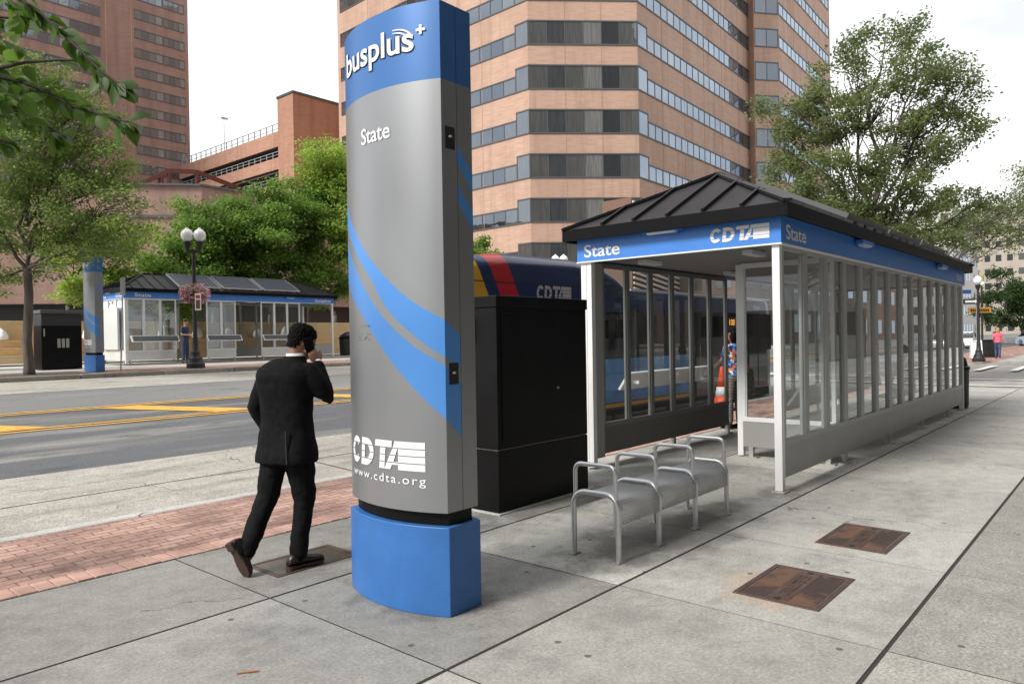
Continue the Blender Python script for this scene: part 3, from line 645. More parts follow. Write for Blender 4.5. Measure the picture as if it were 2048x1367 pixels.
    for kind, x, y, w_, h_, z, txt in texts:
        if kind == 'end': fn = lambda u, v, n, y=y, z=z: (-E-.004-n, y-u, z+v)
        elif kind == 'side': fn = lambda u, v, n, x=x, z=z: (x+u, -E-.004-n, z+v)
        if txt == '#': striped_logo(MB(), w_, h_, fn).build('logo', M['white'], T)
        else: text_part('lettering', txt, w_, h_, fn, M['white'], T, off=.012)
    return T
M['mullion_shaded'] = mat('shaded_silver_mullion', (.38,.385,.385), .42, .35, noise=.05, nscale=3); M['kick_lit'] = mat('lit_silver_kick', (.66,.66,.64), .45, .1, noise=.06, nscale=2)  # one silver paint: near frames darkened for shade, far kicks lightened for open sky
M['kick_shaded'] = mat('shaded_silver_kick', (.33,.33,.32), .42, .35, noise=.06, nscale=2)  # same silver kick panel with its shade put into the colour
near = shelter((7.28,2.75,0), 9.72, 2.42, 'near bus shelter with black hipped roof and blue band beside the utility cabinet', True,
    [(.078, 9.642, 14)], [(.35, 3.95, 6), (6.2, 9.64, 5)], [(1.88, .06, 1.22, 1)],
    [(1.13, 3.6, 2.40, 1, .99, 0), (2.0, 5.6, .45, 1, .80, 0)],
    [('end', 0, 2.345, .50, .150, 2.55, 'State'), ('end', 0, .72, .635, .150, 2.56, '#'), ('side', .10, 0, .57, .150, 2.55, 'State'), ('side', 8.9, 0, .5, .14, 2.56, 'State')])
MB().box(.0,.077,2.27,2.338,.02,2.499).build('post', M['silver'], near, bevel=.003)
MB().box(.08,.35,2.345,2.415,.10,2.5).build('corner_panel', M['grey_panel'], near)
MB().box(1.885,1.955,1.22,1.295,.02,2.5).build('post', M['silver'], near, bevel=.004)
b2 = MB().box(6.1,6.16,.85,1.55,.75,2.0).build('map_board', M['board'], near, bevel=.02); MB().box(6.085,6.1,.88,1.52,1.55,1.95).build('map_header', M['black'], b2)
far = shelter((11.31,29.0,.84), 9.35, 2.5, 'far bus shelter across the street with solar panels on its roof', False,
    [(.08,1.94,3), (3.18,4.45,2), (5.62,7.55,3)], [(.08,3.2,4),(4.4,9.2,6)], [(0.0,.08,2.42,3)],
    [(.15,1.95,-.02,-1,.95),(3.1,4.6,-.02,-1,.95),(5.6,7.4,-.02,-1,.95)],
    [('side', .35, 0, .62, .15, 2.56, 'State'), ('side', 8.35, 0, .85, .15, 2.56, 'busplus'), ('end', 0, 2.3, .62, .15, 2.56, 'State'), ('end', 0, .75, .6, .15, 2.56, '#')])
MB().box(-.10,-.02,.45,1.9,.55,2.15).build('map_board', M['board'], far, bevel=.01)
MB().box(7.6,9.2,.05,.10,.14,.60).build('kick_panel', M['kick_shaded'], far)

# ------------------------------------------------------------------ bench
def perf():
    m = mat('perforated_steel', (.47,.48,.49), .5, .25); t = m.node_tree; b = t.nodes['Principled BSDF']; o = t.nodes['Material Output']; co = N(t, 'ShaderNodeTexCoord')
    s_ = N(t, 'ShaderNodeSeparateXYZ'); t.links.new(co.outputs['UV'], s_.inputs[0])
    a = math_(t, 'SUBTRACT', math_(t, 'FRACT', math_(t, 'MULTIPLY', s_.outputs[0], 48)), .5); c = math_(t, 'SUBTRACT', math_(t, 'FRACT', math_(t, 'MULTIPLY', s_.outputs[1], 48)), .5)
    r2 = math_(t, 'ADD', math_(t, 'MULTIPLY', a, a), math_(t, 'MULTIPLY', c, c)); f = math_(t, 'LESS_THAN', r2, .075)
    tr = N(t, 'ShaderNodeBsdfTransparent'); ms = N(t, 'ShaderNodeMixShader'); t.links.new(f, ms.inputs[0]); t.links.new(b.outputs[0], ms.inputs[1]); t.links.new(tr.outputs[0], ms.inputs[2]); t.links.new(ms.outputs[0], o.inputs[0]); return m
M['perf'] = perf()
B = empty('bench', (4.375,2.82,0), 0, 'silver perforated metal bench with four armrest hoops on the pavement', 'bench')
DY = .385; xs = [0,.565,1.165,1.76]
def arc(c, r, a0, a1, n=6): return [(c[0]+r*math.cos(R(a0+(a1-a0)*i/n)), c[1]+r*math.sin(R(a0+(a1-a0)*i/n))) for i in range(n+1)]
for x in xs:
    pr = [(0,.01)] + arc((.10,.37),.10,180,90) + arc((DY-.10,.37),.10,90,0) + [(DY,.01)]
    fr = MB().tube([(x,y,z) for y,z in pr], .0205, 12).build('frame', M['steel'], B, smooth=True, autos=50)
    pr = [(.018,.44)] + arc((.07,.62),.052,180,90) + arc((DY-.07,.62),.052,90,0) + [(DY-.018,.44)]
    MB().tube([(x,y,z) for y,z in pr], .0165, 12).build('armrest', M['steel'], B, smooth=True, autos=50)
    for y in (0, DY): MB().box(x-.045,x+.045,y-.028,y+.028,0,.010).build('foot_plate', M['plate'], fr, bevel=.002)
for i in range(3):
    prof = [(-.018,.265),(-.02,.33)] + [(a,b) for a,b in arc((.085,.345),.105,180,90,8)] + arc((DY-.085,.345),.105,90,10,8) + [(DY+.012,.33)]
    a, b = xs[i]+.018, xs[i+1]-.018; me = bpy.data.meshes.new('seat'); vs = []; fs = []; uv = []; d = 0
    for k, (y,z) in enumerate(prof):
        if k: d += math.hypot(y-prof[k-1][0], z-prof[k-1][1])
        vs += [(a,y,z),(b,y,z)]; uv += [(a,d),(b,d)]
    for k in range(len(prof)-1): fs.append((2*k,2*k+1,2*k+3,2*k+2))
    me.from_pydata(vs, [], fs); l = me.uv_layers.new(name='UVMap')
    for lp in me.loops: l.data[lp.index].uv = uv[lp.vertex_index]
    me.materials.append(M['perf']); me.polygons.foreach_set('use_smooth', [True]*len(fs)); o = bpy.data.objects.new('seat', me); COL.objects.link(o); o.parent = B
    sd_ = o.modifiers.new('th', 'SOLIDIFY'); sd_.thickness = .003

# ------------------------------------------------------------------ bus
def bus_mats():
    m = mat('bus_upper', (.012,.03,.10), .25, coat=.4); t = m.node_tree; b = t.nodes['Principled BSDF']; co = N(t, 'ShaderNodeTexCoord'); s_ = N(t, 'ShaderNodeSeparateXYZ'); t.links.new(co.outputs['Object'], s_.inputs[0])
    u = math_(t, 'MULTIPLY_ADD', s_.outputs[2], .52, s_.outputs[0])     # slanted coordinate
    def band(a, w): return math_(t, 'MULTIPLY', math_(t, 'GREATER_THAN', u, a), math_(t, 'LESS_THAN', u, a+w))
    c = mixc(t, band(1.58,.36), (.012,.03,.10), (.62,.36,.02)); c = mixc(t, band(2.22,.46), c, (.46,.012,.02)); t.links.new(c, b.inputs['Base Color']); return m
M['bus_up'] = bus_mats(); M['bus_navy'] = mat('bus_navy', (.012,.03,.10), .3, coat=.3); M['bus_glass'] = mat('bus_tinted_glass', (.01,.011,.013), .06, spec=.7)
M['bus_ad'] = mat('bus_blue_panel', (.09,.31,.66), .35, noise=.45, nscale=1.1); M['bus_yellow'] = mat('bus_yellow_line', (.62,.34,.03), .4); M['tyre'] = mat('tyre_rubber', (.015,.015,.015), .85)
bz = -.10
BU = empty('city_bus', (7.7,7.75,bz), 0, 'dark blue city bus standing at the kerb behind the near shelter', 'bus')
L, Wb = 12.2, 2.55
def bus_ring(x, top, inset=0, y0=0):
    r = .16; p = []
    z0, z1 = .28, top
    pts = [(0+inset,z0),(0+inset,1.0),(0+inset,2.1)] + [(inset+.04+r-r*math.cos(R(a)), z1-r+r*math.sin(R(a))) for a in (0,25,50,75,90)]
    pts += [(Wb-y, z) for y, z in pts[::-1]]
    return [(x, y, z) for y, z in pts]
MB().rings([bus_ring(0.0,2.62,.10), bus_ring(.10,2.68,.02), bus_ring(L-.35,2.66,0), bus_ring(L-.08,2.60,.04), bus_ring(L,2.45,.12)]).build('body', M['bus_navy'], BU, smooth=True, autos=40)
# roof pod at the rear
prof = [(.02,2.72),(.35,2.98),(1.1,3.07),(3.0,3.10),(3.9,3.05),(4.4,2.90),(4.8,2.70)]
rg = []
for x, z in prof:
    r = min(.22, z-2.45); yy = -.012
    pts = [(yy,2.12)] + [(yy+r-r*math.cos(R(a)), z-r+r*math.sin(R(a))) for a in (0,20,40,60,80,90)]; pts += [(Wb-y, zz) for y, zz in pts[::-1]]
    rg.append([(x,y,zz) for y,zz in pts])
MB().rings(rg).build('roof_pod', M['bus_up'], BU, smooth=True, autos=50)
MB().box(.1,4.6,-.018,-.010,2.58,2.592).build('pod_seam', M['black_matte'], BU)
striped_logo(MB(), .98, .25, lambda u,v,n: (1.90+u, -.018, 2.33+v)).build('logo', mat('bus_logo', (.42,.43,.44), .5), BU)
x = .5
for w in (1.35,1.35,1.45,1.45,1.45):
    g_ = MB().box(x, x+w-.05, -.012, 0.004, 1.32, 2.16).build('window', M['bus_glass'], BU); x += w
MB().box(.3,L-.1,-.008,.002,1.27,2.22).build('window_band', M['bus_glass'], BU)
for dx in (7.65, 10.6):
    d = MB().box(dx, dx+1.15, -.016, .0, .32, 2.22).build('door', M['bus_glass'], BU); MB().box(dx+.56,dx+.59,-.022,-.016,.35,2.2).build('door_seal', M['black_matte'], d)
ad = MB().box(.9,7.5,-.015,.0,.42,1.26).build('ad_panel', M['bus_ad'], BU); MB().box(9.0,10.5,-.015,.0,.42,1.26).build('ad_panel', M['bus_ad'], BU)
MB().box(.3,7.55,-.016,.0,.33,.40).build('yellow_line', M['bus_yellow'], BU); MB().box(8.85,10.55,-.016,.0,.33,.40).build('yellow_line', M['bus_yellow'], BU)
MB().box(.2,L-.2,.03,Wb-.03,.05,.33).build('skirt', M['black_matte'], BU)
MB().box(4.9,L-.2,-.01,.06,2.60,2.63).build('roof_rail', M['white'], BU)
sg = MB().box(9.35,10.5,-.020,-.010,1.86,2.12).build('side_sign', M['black_matte'], BU)
text_part('lettering', '100', .32, .15, lambda u,v,n: (9.42+u, -.023, 1.92+v), mat('amber_led', (.9,.4,.05), .5, emis=((1,.42,.04), .9)), sg, off=.0)
text_part('lettering', '4044', .42, .13, lambda u,v,n: (10.9+u, -.014, 2.32+v), mat('bus_white', (.55,.56,.58), .5), BU, off=.01)
text_part('lettering', '7300', .20, .07, lambda u,v,n: (3.1+u, -.018, 1.30+v), M['white'], BU, off=.01)
for x in (2.9, 9.75):
    w = MB(); w.lathe([(.20,0),(.40,0),(.47,.03),(.47,.25),(.40,.28),(.2,.28)], 28); q = w.build('wheel', M['tyre'], BU, smooth=True, autos=40, loc=(x,.27,.47)); q.rotation_euler = (R(90),0,0)
    MB().lathe([(.04,.275),(.12,.30),(.22,.285),(.27,.27)], 24).build('rim', M['steel'], q, smooth=True)
for y in (.25, Wb-.25): MB().lathe([(.09,0),(.09,.03)], 14).build('tail_light', mat('red_lens', (.4,.01,.01), .3), BU, loc=(-.01,y,1.2)).rotation_euler = (0,R(-90),0)
MB().box(.02,.1,.3,Wb-.3,1.5,2.2).build('rear_grille', M['black_matte'], BU)

# ------------------------------------------------------------------ street furniture
M['iron'] = mat('black_cast_iron', (.022,.020,.022), .5, noise=.2, nscale=4); 
M['globe'] = mat('white_glass_globe', (.86,.87,.88), .22, coat=.3)
def globe_profile(r): return [(.07,0),(.075,.03)] + [(r*math.cos(R(a)), .05+r*.95+r*1.05*math.sin(R(a))) for a in range(-65,66,13)] + [(.055,.05+r*2.0),(.065,.05+r*2.06),(.02,.05+r*2.2),(.004,.05+r*2.25)]
def lamp_post(loc, label, two=True, h=4.0, rz=0, group='lamp posts with white globes', sc=1):
    T = empty('street_lamp', loc, rz, label, 'street lamp', group, sc)
    MB().lathe([(.30,0),(.30,.16),(.27,.18),(.24,.24),(.23,.34),(.17,.40),(.15,.52),(.155,.56),(.11,.62),(.10,.9),(.085,1.0)], 10).build('base', M['iron'], T, smooth=True, autos=35)
    MB().lathe([(.085,.98),(.075,1.1),(.062,h-.5),(.07,h-.45),(.055,h-.38),(.055,h-.2)], 16).build('pole', M['iron'], T, smooth=True, autos=40)
    if two:
        MB().box(-.24,.24,-.06,.06,h-.30,h-.18).build('arm', M['iron'], T, bevel=.02)
        sp = [(-.20,0),(.20,0)]
    else: sp = [(0,0)]
    for x, y in sp:
        q = MB().lathe([(.045,h-.22),(.06,h-.15),(.085,h-.12),(.12,h-.02),(.13,h+.08),(.10,h+.09)], 16, (x,y,0)).build('lamp_holder', M['iron'], T, smooth=True, autos=40)
        MB().lathe(globe_profile(.205), 20, (x,y,h+.06)).build('globe', M['globe'], q, smooth=True)
    return T
def leaf_cloud(name, mt, pts, size, rnd, parent=None, kind=0, droop=.3, up=None):
    """many small folded leaf faces at the given points"""
    n = len(pts); P = np.array(pts, dtype=np.float32)
    a = rnd.uniform(0, 2*np.pi, n); el = rnd.normal(-droop, .5, n)
    d = np.stack([np.cos(a)*np.cos(el), np.sin(a)*np.cos(el), np.sin(el)], 1)
    rv = rnd.normal(0, 1, (n,3)); rv[:,2] += 1.2; s = np.cross(d, rv); s /= np.linalg.norm(s, axis=1, keepdims=True)+1e-6; nn = np.cross(s, d)
    L_ = (size*rnd.uniform(.65,1.3,n))[:,None]
    v0 = P; v1 = P + d*L_*.5 + s*L_*.30 - nn*L_*.06; v2 = P + d*L_; v3 = P + d*L_*.5 - s*L_*.30 - nn*L_*.06
    V = np.stack([v0,v1,v2,v3], 1).reshape(-1,3).astype(np.float32)
    me = bpy.data.meshes.new(name); me.vertices.add(4*n); me.vertices.foreach_set('co', V.ravel())
    me.loops.add(4*n); me.loops.foreach_set('vertex_index', np.arange(4*n, dtype=np.int32)); me.polygons.add(n)
    me.polygons.foreach_set('loop_start', np.arange(0,4*n,4, dtype=np.int32)); me.polygons.foreach_set('loop_total', np.full(n,4,dtype=np.int32))
    me.materials.append(mt); me.update(calc_edges=True); me.validate()
    o = bpy.data.objects.new(name, me); COL.objects.link(o); o.parent = parent; return o
def leafmat(name, c1, c2, tr=.45, rough=.5):
    m = bpy.data.materials.new(name); m.use_nodes = True; t = m.node_tree; b = t.nodes['Principled BSDF']; o = t.nodes['Material Output']; g = N(t, 'ShaderNodeNewGeometry')
    b.inputs['Roughness'].default_value = rough; b.inputs['Specular IOR Level'].default_value = .35
    c = mixc(t, g.outputs['Random Per Island'], c1, c2); n = tnoise(t, g.outputs['Position'], .55, 3, .5); c = mixc(t, ramp_between(t, n, (0,)*3, (.55,)*3, .38, .62), c, tuple(x*1.5 for x in c2))
    t.links.new(c, b.inputs['Base Color']); tl = N(t, 'ShaderNodeBsdfTranslucent'); hs = N(t, 'ShaderNodeHueSaturation'); hs.inputs['Value'].default_value = 1.7; hs.inputs['Hue'].default_value = .49; t.links.new(c, hs.inputs['Color']); t.links.new(hs.outputs[0], tl.inputs[0])
    ms = N(t, 'ShaderNodeMixShader'); ms.inputs[0].default_value = tr; t.links.new(b.outputs[0], ms.inputs[1]); t.links.new(tl.outputs[0], ms.inputs[2]); t.links.new(ms.outputs[0], o.inputs[0]); return m
M['leaf_mid'] = leafmat('leaf_mid_green', (.10,.155,.04), (.17,.24,.065))
M['leaf_lime'] = leafmat('leaf_lime_green', (.14,.235,.035), (.24,.33,.06))
M['leaf_maple'] = leafmat('leaf_maple_green', (.07,.145,.025), (.14,.235,.045))
M['leaf_grey'] = leafmat('leaf_grey_green', (.10,.135,.05), (.16,.20,.08))
M['leaf_dark'] = leafmat('leaf_dark_green', (.025,.055,.018), (.055,.10,.03))
M['leaf_near'] = leafmat('leaf_near_green', (.03,.07,.010), (.065,.13,.018), .5, .5)
M['bark'] = mat('grey_bark', (.11,.095,.08), .9, noise=.4, nscale=8, bump=.6, bscale=20, nstretch=(1,1,.2))
M['flower'] = leafmat('pink_petals', (.45,.08,.25), (.75,.50,.58), .3)
lp = lamp_post((11.87,24.6,.73), 'black lamp post with two white globes and a flower basket across the street', True, 4.25)
lp.rotation_euler = (0,0,R(-35))
fb = empty('flower_basket', (11.87,24.6,3.25), 0, 'hanging basket of pink flowers on the lamp post across the street', 'flower basket')
MB().lathe([(.05,-.30),(.22,-.22),(.34,-.05),(.36,.0)], 16).build('basket', mat('coir_basket', (.08,.06,.035), .9, noise=.4, nscale=20), fb)
rn = np.random.default_rng(5); q = rn.normal(0,1,(2600,3)); q /= np.linalg.norm(q,axis=1)[:,None]; q *= rn.uniform(.75,1.05,(2600,1)); q = q*np.array([.47,.47,.34])+np.array([0,0,.05])
leaf_cloud('leaves', M['leaf_maple'], q[:1300]*.97, .07, rn, fb); leaf_cloud('flowers', M['flower'], q[1300:], .085, rn, fb)
m = MB(); m.box(.12,.32,-.30,-.285,-.55,.02); sgn = m.build('lamp_banner', M['white']); sgn.location = (11.82,24.45,3.25); sgn.rotation_euler = (0,0,R(-49)); tag(sgn, 'small white regulation sign on the black lamp post under the flower basket', 'sign')
m = MB().box(.15,.29,-.303,-.301,-.16,-.04); m.build('red_symbol', mat('red_symbol', (.5,.03,.04), .5), sgn); MB().box(.15,.29,-.303,-.301,-.50,-.20).build('dark_lettering', mat('sign_ink', (.15,.05,.05), .6), sgn)
lamp_post((44.0,6.45,-.02), 'single white globe lamp post beyond the near shelter at the corner', False, 3.85, sc=1.0)
lamp_post((5.6,37,.95), 'small distant lamp post behind the street tree and far cabinet', False, 3.6, sc=1.0)
lamp_post((24.5,36.8,.95), 'distant lamp post rising behind the far shelter roof', False, 3.9)
lamp_post((28.5,21.5,.7), 'double globe lamp post seen through the near shelter glass', True, 4.35, rz=R(-50))
# leaning no-parking post
T = empty('sign_post', (9.35,24.35,.74), 0, 'thin grey sign post leaning slightly at the far kerb', 'sign post')
MB().bar((0,0,0),(.10,-.03,2.95),.055,.03).build('post', M['steel'], T); MB().box(-.02,.02,-.15,.15,2.35,2.9).build('sign_plate', M['plate'], T, loc=(.09,-.03,.05))
# bins
def bin_(loc, label, r, h, lid=True, bag=False):
    T = empty('litter_bin', loc, 0, label, 'litter bin', 'black litter bins')
    MB().lathe([(r*.92,.02),(r*.95,.06),(r,h*.9),(r*1.02,h)], 24).build('body', M['black_perf'], T, smooth=True, autos=40)
    MB().lathe([(r*1.03,h-.02),(r*1.08,h),(r*1.08,h+.05),(r*.95,h+.07)], 24).build('rim', M['black'], T, smooth=True, autos=40)
    if lid: MB().lathe([(r*.95,h+.05),(r*.8,h+.22),(r*.4,h+.30),(.02,h+.31)], 20).build('hood', M['black_matte'], T, smooth=True)
    if bag: 
        mm = MB().lathe([(r*.9,h+.04),(r*.85,h+.15),(r*.5,h+.27),(.03,h+.30)], 14); o = mm.build('bin_bag', mat('plastic_bag', (.04,.04,.06), .25), T, smooth=True)
        for v in o.data.vertices: v.co += Vector(mnoise.noise_vector(v.co*6))*.05
    return T
def perfblack():
    m = mat('perforated_black_metal', (.012,.013,.014), .45); t = m.node_tree; b = t.nodes['Principled BSDF']; co = N(t, 'ShaderNodeTexCoord'); v = N(t, 'ShaderNodeTexVoronoi'); v.inputs['Scale'].default_value = 22; t.links.new(co.outputs['Object'], v.inputs[0])
    t.links.new(mixc(t, math_(t, 'LESS_THAN', v.outputs['Distance'], .3), (.012,.013,.014), (.05,.05,.048)), b.inputs['Base Color']); return m
M['black_perf'] = perfblack()
bin_((17.45,2.98,0), 'black litter bin at the far end of the near shelter', .25, .80, True)
bin_((21.75,29.4,.85), 'black litter bin with a bulging bag at the right end of the far shelter', .40, .85, False, True)
bin_((51.3,7.0,-.02), 'black slatted litter bin on the corner beyond the crosswalk', .5, .98, False)
# A-board, sign posts at the far corner
T = empty('sandwich_board', (47.6,7.1,-.02), R(20), 'white sandwich board standing on the corner behind the near shelter', 'sandwich board')
for s_ in (-1,1):
    MB().obox((s_*.16,0,.55),(.012,0,0) if 0 else (.015,0,0),(0,.27,0),(-s_*.13,0,.50)).build('board', M['white'], T)
    text_part('notice_lettering', 'N J', .30, .07, lambda u,v,n,s_=s_: (s_*.075-.02,.17-u,.93+v), M['black_matte'], T)
T = empty('street_sign_post', (49.0,7.25,-.02), 0, 'thin pole carrying a white one way arrow sign and an orange street sign', 'sign post')
MB().lathe([(.05,0),(.05,4.0)], 10).build('pole', M['steel'], T)
dv = Vector((rt.x, rt.y, 0)); 
def facing_sign(name, c, w, h, mt, par, col2=None):
    m = MB(); m.obox(c, dv*w/2, Vector((-dv.y,dv.x,0))*.015, (0,0,h/2)); return m.build(name, mt, par)
a = facing_sign('one_way_sign', (-.3,.2,3.25), .95, .30, M['black_matte'], T); m = MB(); c = Vector((-.33,.17,3.25))
m.add([tuple(c+dv*u+Vector((0,0,v))) for u,v in ((-.40,-.06),(.18,-.06),(.18,-.11),(.43,0),(.18,.11),(.18,.06),(-.40,.06))], [tuple(range(7))]); m.build('arrow', M['white'], a)
b_ = facing_sign('street_sign', (.15,-.1,2.75), 1.35, .30, mat('orange_sign', (.50,.24,.03), .5), T)
m = MB(); c = Vector((.12,-.13,2.75))
for k in range(9):
    u = -.52+k*.12; m.add([tuple(c+dv*(u+a_)+Vector((0,0,b0))) for a_,b0 in ((0,-.07),(.08,-.07),(.08,.07),(0,.07))], [(0,1,2,3)])
m.build('lettering', M['black_matte'], b_)
T = empty('traffic_signal_post', (46.8,7.9,-.02), 0, 'dark post with small yellow and white signs left of the one way sign', 'sign post')
MB().lathe([(.09,0),(.08,4.6)], 10).build('pole', M['iron'], T); facing_sign('blue_street_sign', (.3,-.2,3.75), 1.1, .22, mat('blue_sign', (.02,.06,.25), .5), T)
facing_sign('yellow_sign', (-.16,.1,2.6), .34, .48, mat('yellow_sign', (.8,.62,.02), .5), T); facing_sign('white_sign', (-.05,0,1.95), .3, .5, M['white'], T); facing_sign('notice', (-.02,-.05,1.45), .34, .5, mat('pale_blue_sign', (.45,.60,.75), .5), T)
T = empty('traffic_light', (70,10.0,-.02), 0, 'small distant traffic light showing green above the corner signs', 'traffic light')
MB().lathe([(.08,0),(.07,5.2)], 8).build('pole', M['iron'], T); hd = MB().box(-.13,.13,-.14,.14,5.25,6.0).build('signal_head', mat('signal_yellow', (.35,.22,.03), .5), T)
MB().lathe([(.12,0),(.12,.03)], 12).build('green_lens', mat('green_light', (.1,.8,.5), .4, emis=((.25,1,.65), 3.)), hd, loc=(-.16,-.06,5.42)).rotation_euler = (0,R(-90),0)
# traffic cone
T = empty('traffic_cone', (14.55,6.75,0), 0, 'orange and white traffic cone on the brick edge beside the bus', 'traffic cone', None, 1.25)
MB().box(-.19,.19,-.19,.19,0,.035).build('base', M['black_matte'], T, bevel=.01)
og = mat('cone_orange', (.85,.09,.02), .5)
MB().lathe([(.155,.035),(.118,.24)], 20).build('cone', og, T, smooth=True); MB().lathe([(.119,.24),(.088,.40)], 20).build('white_band', M['white'], T, smooth=True); MB().lathe([(.089,.40),(.028,.73),(.02,.74)], 20).build('cone_tip', og, T, smooth=True)

# ------------------------------------------------------------------ cars
def car(loc, rz, label, col, dark=.02):
    T = empty('parked_car', loc, rz, label, 'car', 'cars along the street')
    L_, W_ = 4.4, 1.75; body = []
    prof = [(0,.35,.62),(.08,.28,.80),(.5,.22,.93),(1.2,.2,.97),(1.6,.2,.98),(3.4,.2,.97),(4.1,.22,.90),(4.35,.3,.72),(4.4,.4,.55)]
    for x, z0, z1 in prof:
        i = .12 if x in (0,4.4) else (.04 if x in (.08,4.35) else 0)
        body.append([(x,i,z0),(x,i-.0,(z0+z1)/2),(x,i+.05,z1-.03),(x,i+.16,z1),(x,W_-i-.16,z1),(x,W_-i-.05,z1-.03),(x,W_-i,(z0+z1)/2),(x,W_-i,z0)])
    pm = mat('car_paint', col, .3, .2, coat=.6); MB().rings(body).build('body', pm, T, smooth=True, autos=40)
    cb = []
    for x, zt, ins in ((.95,.97,.12),(1.45,1.36,.22),(2.0,1.44,.24),(3.0,1.43,.24),(3.55,1.30,.22),(4.05,.96,.12)):
        cb.append([(x,.1,.94),(x,ins-.02 if zt>1 else .12,max(zt-.06,.95)),(x,ins+.1,zt),(x,W_-ins-.1,zt),(x,W_-(ins-.02 if zt>1 else .12),max(zt-.06,.95)),(x,W_-.1,.94)])
    MB().rings(cb).build('cabin_glass', M['bus_glass'], T, smooth=True, autos=30)
    MB().box(1.5,3.45,.28,W_-.28,1.40,1.455).build('roof', pm, T, bevel=.02)
    for x in (.85,3.5):
        for y in (.1,W_-.1):
            w = MB().lathe([(.18,-.1),(.31,-.1),(.33,-.07),(.33,.07),(.31,.1),(.18,.1)], 20).build('wheel', M['tyre'], T, smooth=True, autos=40, loc=(x,y,.33)); w.rotation_euler = (R(90),0,0)
            MB().lathe([(.02,-.09),(.2,-.085),(.2,.085),(.02,.09)], 14).build('rim', M['steel'], w)
    for y in (.12,W_-.5): MB().box(-.0,.05,y,y+.38,.62,.74).build('headlight', M['lamp_lens'], T, bevel=.01)
    return T
car((31,20.9,.48), R(8), 'dark blue car parked across the street, seen through the near shelter', (.02,.04,.16))
car((38,20.9,.48), 0, 'dark grey car behind the blue one, seen through the near shelter', (.03,.03,.035))
car((62,10.6,-.02), R(0), 'silver car parked beyond the corner behind the litter bin', (.55,.56,.58))
car((71,10.8,-.02), R(0), 'white car parked farthest down the street under the small tree', (.8,.8,.8))
car((84,5.5,-.02), R(40), 'pale blue car at the far right end of the pavement', (.45,.55,.68))

# ------------------------------------------------------------------ buildings
def ribbon(T, p0, p1, z0, z1, npane, name='window', depth=.12, proud=.03, sub=True, split=None):
    """ribbon window on the wall line p0->p1 (plan), outward normal to the right of travel reversed to face the camera"""
    p0, p1 = Vector((*p0,0)), Vector((*p1,0)); d = p1-p0; L_ = d.length; d.normalize(); n = Vector((d.y,-d.x,0))
    if n.dot(-p0 if p0.length else n) < 0: n = -n
    w = MB(); f = MB(); z = Vector((0,0,1)); pw = L_/npane; fw_ = .07
    rnd = random.Random(int(p0.x*13+p0.y*7+z0*31))
    for i in range(npane):
        a = p0+d*(i*pw+.03)+n*(proud*.45); b = p0+d*((i+1)*pw-.03)+n*(proud*.45); t1 = n*rnd.uniform(-.003,.003); t2 = n*rnd.uniform(-.006,.006)
        w.add([a+z*z0+t1, b+z*z0+t2, b+z*z1-t1, a+z*z1-t2], [(0,1,2,3)])
    wo = w.build(name, M['pane'], T)
    for i in range(npane+1):
        c = p0+d*min(max(i*pw,fw_/2),L_-fw_/2)+n*proud*.5; f.obox(c+z*(z0+z1)/2, d*fw_/2, n*proud, z*(z1-z0)/2)
    for zz in (z0, z1): f.obox((p0+p1)/2+n*proud*.5+z*zz, d*L_/2, n*(proud+.02), z*.06)
    f.build('frame', M['frame_dark'], wo); return wo
def fwd(r, D): v = fw*D + rt*r; return (v.x, v.y)
# orange brick tower
T = empty('office_tower', (*fwd(6,66),0), 0, 'tall orange brick office tower with ribbon windows behind the bus', 'office tower')
T0 = Vector((*fwd(6,66),0))
A = (1.84,64.0); B_ = (11.47,64.6); A2 = (1.84-.73*29, 64+.68*29); B2 = (11.47+.616*28.6, 64.6+.788*28.6)
P_ = (28.6,85.0); Q_ = (31.7,85.6); Q2 = (31.7+.616*22, 85.6+.788*22)
plan = [fwd(*A2), fwd(*A), fwd(*B_), fwd(*B2), fwd(28.3,86.2), fwd(*P_), fwd(*Q_), fwd(*Q2), fwd(20,125), fwd(-22,110)]
MB().prism([(x-T0.x, y-T0.y) for x, y in plan], 0, 66).build('wall', M['brick_orange'], T)
def loc2(p): return (p[0], p[1])
Eo = empty('tmp', (0,0,0)); 
def lerp(a, b, t): return (a[0]+(b[0]-a[0])*t, a[1]+(b[1]-a[1])*t)
tl_ = 1.55/29; tr_ = 1.8/28.6
wins = []
for k in range(-5, 9):
    zs = 27.15 + 3.87*k; zt = zs+2.05; zl = zs+1.38
    if zs > 62: continue
    wins.append(ribbon(None, fwd(*A), fwd(*B_), zs, zt, 6))
    wins.append(ribbon(None, fwd(*lerp(A,A2,tl_)), fwd(*A), zs, zt, 1)); wins.append(ribbon(None, fwd(*B_), fwd(*lerp(B_,B2,tr_)), zs, zt, 1))
    wins.append(ribbon(None, fwd(*lerp(A,A2,.98)), fwd(*lerp(A,A2,tl_)), zs, zl, 18)); wins.append(ribbon(None, fwd(*lerp(B_,B2,tr_)), fwd(*lerp(B_,B2,.985)), zs, zl, 19))
    wins.append(ribbon(None, fwd(*lerp(P_,Q_,.03)), fwd(*lerp(P_,Q_,.97)), zs, zt, 2)); wins.append(ribbon(None, fwd(*Q_), fwd(*lerp(Q_,Q2,.97)), zs, zl, 14))
for w in wins: w.parent = T; w.location = -T0
